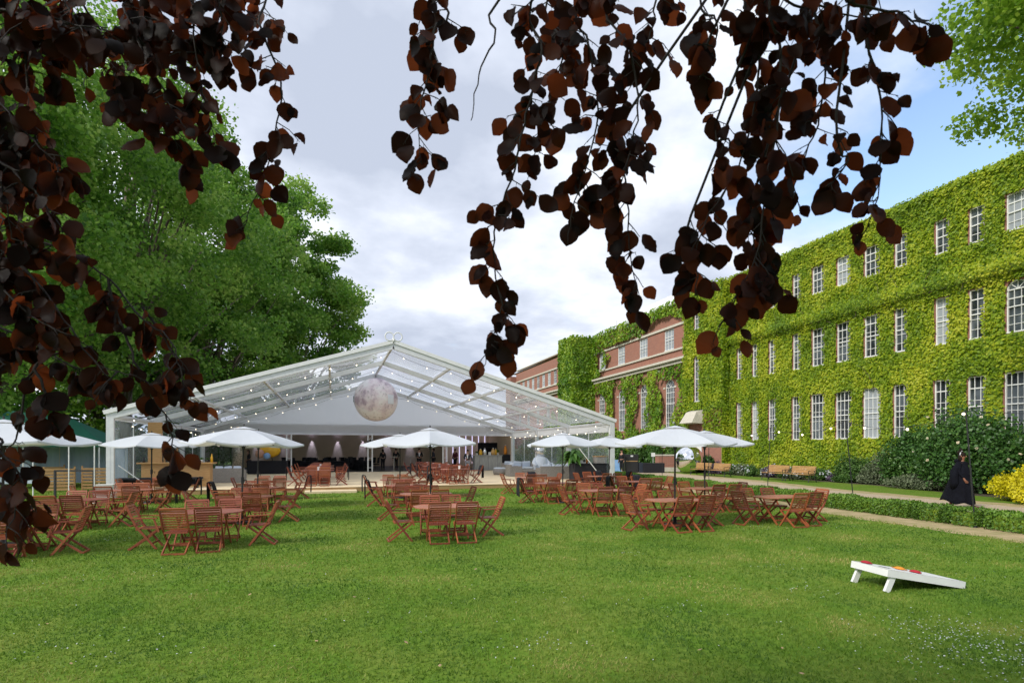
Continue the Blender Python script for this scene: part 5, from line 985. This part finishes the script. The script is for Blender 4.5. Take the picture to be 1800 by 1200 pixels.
# ------------------------------------------------------------------ gazebo and clutter at the left
def gz_post(e, x, y): MB().tube([(x, y, 0), (x, y, 2.2)], .03, 6).build('pole', M['white'], e)
e = empty('green_gazebo', (-13.4, 33.2, 0), 'dark green peaked gazebo with blue grey side sheets left of the marquee', 'gazebo'); w2, d2 = 3.0, 1.9
mb = MB(); ap = Vector((-1.3, 0, 3.7)); ap2 = Vector((1.3, 0, 3.3)); c = [Vector((-w2, -d2, 2.2)), Vector((w2, -d2, 2.2)), Vector((w2, d2, 2.2)), Vector((-w2, d2, 2.2))]
mb.add(c+[ap, ap2], [(0, 1, 5, 4), (1, 2, 5), (2, 3, 4, 5), (3, 0, 4)]); mb.sheet(lambda u, v_: (-w2+2*w2*u, -d2-.01, 2.2-.25*v_), 8, 1); mb.sheet(lambda u, v_: (w2+.01, -d2+2*d2*u, 2.2-.25*v_), 8, 1); mb.build('canopy', M['greentent'], e)
mb = MB(); mb.sheet(lambda u, v_: (-w2+2*w2*u, d2-.05+.08*math.sin(u*34), .1+1.9*v_), 60, 4); mb.sheet(lambda u, v_: (w2-.1, d2*(-.2+1.1*u)+.05, .1+1.95*v_), 20, 3); mb.build('side_sheet', M['tarp'], e, True)
for x in (-w2+.05, 0, w2-.05):
    for y in (-d2+.05, d2-.12): gz_post(e, x, y)
e = empty('green_gazebo', (-18.6, 30.5, 0), 'second dark green gazebo peak at the left edge of the view', 'gazebo'); mb = MB(); mb.add([(-2, -2, 2.3), (2, -2, 2.3), (2, 2, 2.3), (-2, 2, 2.3), (0, 0, 3.9)], [(0, 1, 4), (1, 2, 4), (2, 3, 4), (3, 0, 4)]); mb.build('canopy', M['greentent'], e)
for a in (-1, 1):
    for b2 in (-1, 1): gz_post(e, a*1.95, b2*1.95)
def panel(x, y, rz, lab):
    e = empty('timber_screen', (x, y, 0), lab, 'screen', 'slatted timber screens by the gazebo', rz); mb = MB()
    for i in range(7): mb.box((0, 0, .12+i*.14), (1.1, .03, .1))
    mb.build('slats', M['pine'], e)
    for s in (-1, 1): MB().box((s*.54, .03, .55), (.06, .05, 1.1)).build('post', M['pine'], e)
p = dp(104, 789, 24.5); panel(p.x, p.y, .1, 'slatted timber screen left of the black barrier'); p = dp(168, 789, 25.5); panel(p.x, p.y, -.1, 'slatted timber screen beside the marquee corner post'); p = dp(88, 789, 27); panel(p.x, p.y, .5, 'slatted timber screen farther left behind the leaves')
p = dp(131, 789, 20.5); e = empty('barrier', (p.x, p.y, 0), 'black rectangular barrier frame in front of the gazebo', 'barrier', None, -YAW); MB().box((0, 0, 1.07), (1.45, .05, .06)).build('rail', M['black'], e)
for s in (-1, 1): MB().box((s*.7, 0, .54), (.06, .06, 1.08)).build('post', M['black'], e); MB().box((s*.7, 0, .015), (.3, .3, .03)).build('foot', M['black'], e)
for i, px in enumerate((58, 121, 166)):
    p = dp(px, 789, 19.6); e = empty('white_pole', (p.x, p.y, 0), '%s thin white pole from the left in front of the gazebo' % ord_[i], 'pole', 'thin white poles left of the marquee'); MB().tube([(0, 0, 0), (0, 0, 2.0)], .02, 6).build('shaft', M['white'], e); MB().lathe([(.14, 0), (.12, .02)], 10).build('foot', M['white'], e)
p = dp(186, 789, 21.5); e = empty('white_crate', (p.x, p.y, 0), 'white plastic crate beside the marquee corner post', 'crate'); MB().box((0, 0, .25), (.6, .5, .5)).build('body', M['ceramic'], e, bevel=.02); MB().box((0, 0, .51), (.62, .52, .03)).build('lid', M['ceramic'], e)
# ------------------------------------------------------------------ copper beech overhead
be_root = empty('copper_beech_tree', (-3.2, -3.4, 0), 'copper beech with dark red leaves drooping across the top of the view', 'tree')
inv = Matrix.Translation((3.2, 3.4, 0))
mb = MB(); mb.tube([(-3.2, -3.4, -.1), (-3.1, -3.3, 1.6), (-2.9, -3.0, 3.4), (-2.6, -2.6, 5.6), (-2.4, -2.2, 8)], [.42, .34, .3, .22, .1], 12); tr = mb.build('trunk', M['darkbark'], None, True); tr.parent = be_root; tr.matrix_parent_inverse = inv
LIMBS = [[(-2.9, -3.0, 3.6), (-2.2, -1.0, 4.1), (-1.2, .6, 4.0), (-.9, 1.6, 3.85)], [(-2.8, -2.9, 4.0), (-.6, -.6, 4.5), (1.0, .9, 4.25), (1.9, 1.6, 4.0), (3.0, 1.4, 3.8)], [(-2.9, -3, 3.2), (-2.6, -.6, 3.3), (-2.1, .8, 2.9), (-1.7, 1.6, 2.5)]]
mb = MB()
for lb in LIMBS: mb.tube(lb, [.12-.1*i/(len(lb)-1) for i in range(len(lb))], 8)
tr = mb.build('limb', M['darkbark'], None, True); tr.parent = be_root; tr.matrix_parent_inverse = inv
def overhead():  # unseen beech crown added above the camera to shade the hanging leaves
    rr = np.random.default_rng(77); n = 15000; P = np.stack([rr.uniform(-8, 6.5, n), rr.uniform(-7, 1.0, n), rr.uniform(3.9, 6.8, n)], 1)
    P = P[(((P[:, 0]+1.5)/7)**2+((P[:, 1]+2.6)/4.4)**2) < 1]; n = len(P); o_ = npmesh('crown', leaves_at(P, .22, rr, np.array([0, 0, .8]), .8, .8), 4, M['beech'], rr.uniform(0, .6, n)); o_.parent = be_root; o_.matrix_parent_inverse = inv
overhead()
def near_limb(p):
    best = None
    for lb in LIMBS:
        for a, b2 in zip(lb[:-1], lb[1:]):
            for t_ in np.linspace(0, 1, 9):
                q = Vector(a).lerp(Vector(b2), t_); d = (q-p).length
                if best is None or d < best[0]: best = (d, q)
    return best[1]
OUT = [(0, .0), (.06, .16), (.14, .29), (.24, .39), (.35, .45), (.46, .47), (.57, .455), (.68, .40), (.78, .31), (.87, .20), (.94, .10), (1.0, 0)]
def beech_leaf(anchor, d, nrm, ln, rr_):
    """ovate leaf with a folded midrib and wavy margin"""
    d = d.normalized(); n_ = (nrm-d*nrm.dot(d)).normalized(); s_ = d.cross(n_); cup = rr_.uniform(-.16, .42); curl = rr_.uniform(-.45, .5); wdt = rr_.uniform(.72, .98)
    mid = []; lf = []; rt_ = []
    for i, (t_, w_) in enumerate(OUT):
        m_ = anchor+d*(ln*t_)+n_*(ln*curl*(t_-.5)**2*1.6); mid.append(m_); wv = .02*math.sin(t_*34+cup*40)
        w2_ = w_*rr_.uniform(.93, 1.06); lf.append(m_+s_*(ln*w2_*wdt)+n_*(ln*(w_*cup*1.5+wv))); w2_ = w_*rr_.uniform(.93, 1.06); rt_.append(m_-s_*(ln*w2_*wdt)+n_*(ln*(w_*cup*1.5-wv)))
    return mid, lf, rt_
def strand(pts, Z, wid, dens, seed, size=.080, twig=1.15, lab=None, taper=True, zs=None, up=True):
    rr_ = random.Random(seed); P = [dp(px, py, Z+(zs[i] if zs else 0)) for i, (px, py) in enumerate(pts)]
    full = ([near_limb(P[0])] if up else [])+P; wood = MB(); n = len(full)
    # smooth path
    fine = []
    for i in range(len(full)-1):
        a, b2 = full[i], full[i+1]; k_ = 5
        p0 = full[max(i-1, 0)]; p3 = full[min(i+2, n-1)]
        for j in range(k_):
            t_ = j/k_; fine.append(.5*((2*a)+(b2-p0)*t_+(2*p0-5*a+4*b2-p3)*t_*t_+(-p0+3*a-3*b2+p3)*t_**3)+Vector((rr_.gauss(0, .003), rr_.gauss(0, .003), rr_.gauss(0, .003))))
    fine.append(full[-1]); m_ = len(fine); wood.tube(fine, [.0045*(1-i/m_)+.0013 for i in range(m_)], 6)
    vs = []; fs = []; T = []; start = 5 if up else 0; px_m = Z/1000
    for i in range(start, m_-1):
        seg = fine[i+1]-fine[i]; u = (i-start)/max(1, m_-1-start); wloc = wid*px_m*(1 if not taper else 1-.35*u)
        cnt_ = seg.length*dens*1.35; k_ = int(cnt_)+(1 if rr_.random() < cnt_-int(cnt_) else 0)
        for _ in range(k_):
            a = fine[i].lerp(fine[i+1], rr_.random()); lat = Vector((0, 0, 0))+RT*rr_.choice((-1, 1))*rr_.uniform(.3, 1)+FW*rr_.uniform(-.7, .7)+Vector((0, 0, rr_.uniform(-.9, .15))); lat.normalize(); L_ = wloc*rr_.uniform(.25, 1.0)*twig
            mid = a+lat*L_*.55+Vector((0, 0, -.01)); end = a+lat*L_+Vector((0, 0, -L_*rr_.uniform(.15, .6))); wood.tube([a, mid, end], [.0022, .0017, .0011], 4)
            nl = max(2, int(L_/.026))
            for q in range(nl):
                f_ = (q+.7)/nl; b0 = a.lerp(mid, f_*2) if f_ < .5 else mid.lerp(end, f_*2-1); sgn = 1 if q % 2 else -1
                dr_ = (lat*.5+Vector((0, 0, -1.0))+RT*sgn*rr_.uniform(.1, 1.0)+FW*rr_.uniform(-.5, .5)); nr_ = (FW*rr_.choice((-1, 1))+RT*rr_.gauss(0, .6)+Vector((0, 0, rr_.gauss(.2, .6))))
                ln = size*rr_.uniform(.5, 1.2); dn = dr_.normalized(); pet = b0+dn*.012; wood.tube([b0, pet], [.0012, .0009], 3, False)
                mid_, lf, rt_ = beech_leaf(pet, dr_, nr_, ln, rr_); o_ = len(vs); K = len(mid_); vs += mid_+lf+rt_; tt = rr_.random()**1.15; T += [tt]*(3*K)
                for j in range(K-1): fs.append((o_+j, o_+K+j, o_+K+j+1, o_+j+1)); fs.append((o_+j+1, o_+2*K+j+1, o_+2*K+j, o_+j))
    br_ = wood.build('branch', M['darkbark'], None, True); br_.parent = be_root; br_.matrix_parent_inverse = inv
    if vs:
        me = bpy.data.meshes.new('leaves'); me.from_pydata([tuple(v) for v in vs], [], fs); a = me.attributes.new('tint', 'FLOAT', 'POINT'); a.data.foreach_set('value', T); me.materials.append(M['beech']); me.polygons.foreach_set('use_smooth', [True]*len(me.polygons)); me.update(); o_ = bpy.data.objects.new('leaves', me); col.objects.link(o_); o_.parent = br_
ST = [  # right hand curtain
 ([(745, -40), (762, 60), (748, 150), (735, 220), (742, 290)], 1.95, 55, 26), ([(905, -40), (872, 60), (842, 130), (828, 212)], 1.9, 8, 1),
 ([(965, -40), (952, 90), (925, 200), (903, 300), (872, 390), (868, 470), (882, 545), (862, 600), (850, 645)], 1.9, 52, 20), ([(985, -40), (990, 80), (960, 190), (940, 270)], 2.1, 50, 22),
 ([(1040, -40), (1035, 80), (1052, 180), (1035, 280), (1005, 370), (998, 430)], 2.0, 55, 20), ([(1085, -40), (1108, 90), (1122, 190), (1100, 290), (1085, 360)], 1.9, 50, 18),
 ([(1110, 190), (1096, 280), (1104, 370), (1108, 450), (1125, 530)], 1.95, 42, 22), ([(1180, -40), (1150, 40), (1120, 110)], 2.0, 55, 20),
 ([(1245, -40), (1262, 40), (1248, 110)], 1.7, 45, 20), ([(1320, -40), (1335, 90), (1325, 200), (1295, 300), (1240, 390), (1222, 450)], 1.75, 62, 22),
 ([(1360, -40), (1372, 90), (1370, 200), (1345, 320), (1335, 430), (1290, 530), (1262, 575)], 1.7, 60, 24), ([(1430, -40), (1450, 90), (1440, 200), (1410, 290), (1385, 360)], 1.8, 58, 24),
 ([(1330, 330), (1325, 420), (1345, 500)], 1.75, 42, 24), ([(1215, 380), (1225, 460), (1222, 520)], 1.8, 36, 16),
 ([(1530, -40), (1520, 60), (1545, 150), (1550, 240), (1545, 330), (1528, 400)], 1.65, 44, 17), ([(1480, -40), (1560, 20), (1625, 40), (1640, 45)], 1.6, 42, 24), ([(1380, -30), (1460, 15), (1540, 35)], 1.7, 48, 22),
 ([(1270, 180), (1285, 250), (1250, 300)], 1.75, 34, 20), ([(1250, 60), (1240, 120), (1228, 140)], 1.7, 30, 14), ([(1470, 200), (1490, 280), (1450, 330)], 1.7, 40, 20),
 # left hand mass
 ([(20, -60), (40, 60), (50, 170), (70, 270), (95, 330)], 1.35, 85, 34), ([(100, -60), (120, 20), (160, 90), (200, 150), (215, 200)], 1.4, 80, 36), ([(200, -60), (220, 20), (260, 110), (300, 190), (310, 270)], 1.45, 72, 36),
 ([(300, -60), (330, 10), (345, 100), (360, 180), (380, 260)], 1.5, 62, 30), ([(380, -60), (385, 0), (392, 60), (385, 110)], 1.5, 58, 34), ([(440, -60), (455, 40), (490, 130), (490, 200), (470, 290), (440, 370), (425, 405)], 1.65, 50, 18),
 ([(-60, 120), (0, 180), (60, 250), (110, 300)], 1.3, 70, 30), ([(-80, 60), (-20, 200), (10, 330), (20, 420)], 1.3, 75, 28), ([(-60, -20), (20, 20), (100, 40), (190, 50)], 1.3, 85, 36), ([(150, 20), (250, 30), (330, 50)], 1.5, 70, 30),
]
for i, (pts, Z, wd, de) in enumerate(ST): strand(pts, Z+(.65 if i > 19 else .15), wd*(.95 if i > 19 else 1), de*(.9 if i > 19 else .95), 300+i)
STL = [([(-120, 400), (0, 425), (100, 432), (190, 490), (250, 560), (300, 600), (318, 660), (335, 710)], 1.5, 48, 20), ([(-120, 380), (40, 470), (110, 560), (175, 640), (240, 660)], 1.4, 70, 26), ([(-100, 420), (0, 500), (60, 560), (130, 590)], 1.35, 75, 28),
 ([(190, 490), (225, 600), (262, 680), (295, 740), (305, 790), (318, 850)], 1.5, 34, 16), ([(160, 610), (90, 625), (50, 665), (30, 760), (10, 800), (-30, 840)], 1.45, 14, 4), ([(60, 640), (80, 690), (100, 740), (110, 765)], 1.4, 40, 20),
 ([(-60, 730), (0, 790), (35, 840), (30, 890), (10, 940)], 1.25, 55, 24), ([(-90, 560), (-20, 620), (10, 640)], 1.3, 40, 16), ([(250, 540), (300, 610), (322, 690)], 1.55, 42, 20), ([(-100, 300), (0, 380), (70, 410), (150, 450)], 1.4, 55, 20), ([(-80, 800), (0, 850), (40, 880), (60, 900)], 1.3, 40, 26), ([(-60, 540), (50, 600), (120, 640), (160, 650)], 1.5, 50, 24), ([(-60, 240), (20, 300), (80, 360), (120, 420)], 1.3, 55, 26)]
for i, (pts, Z, wd, de) in enumerate(STL): strand(pts, Z+.6, wd*.95, de*.95, 400+i, size=.08, up=(i in (0, 1, 2, 6, 7, 9)))
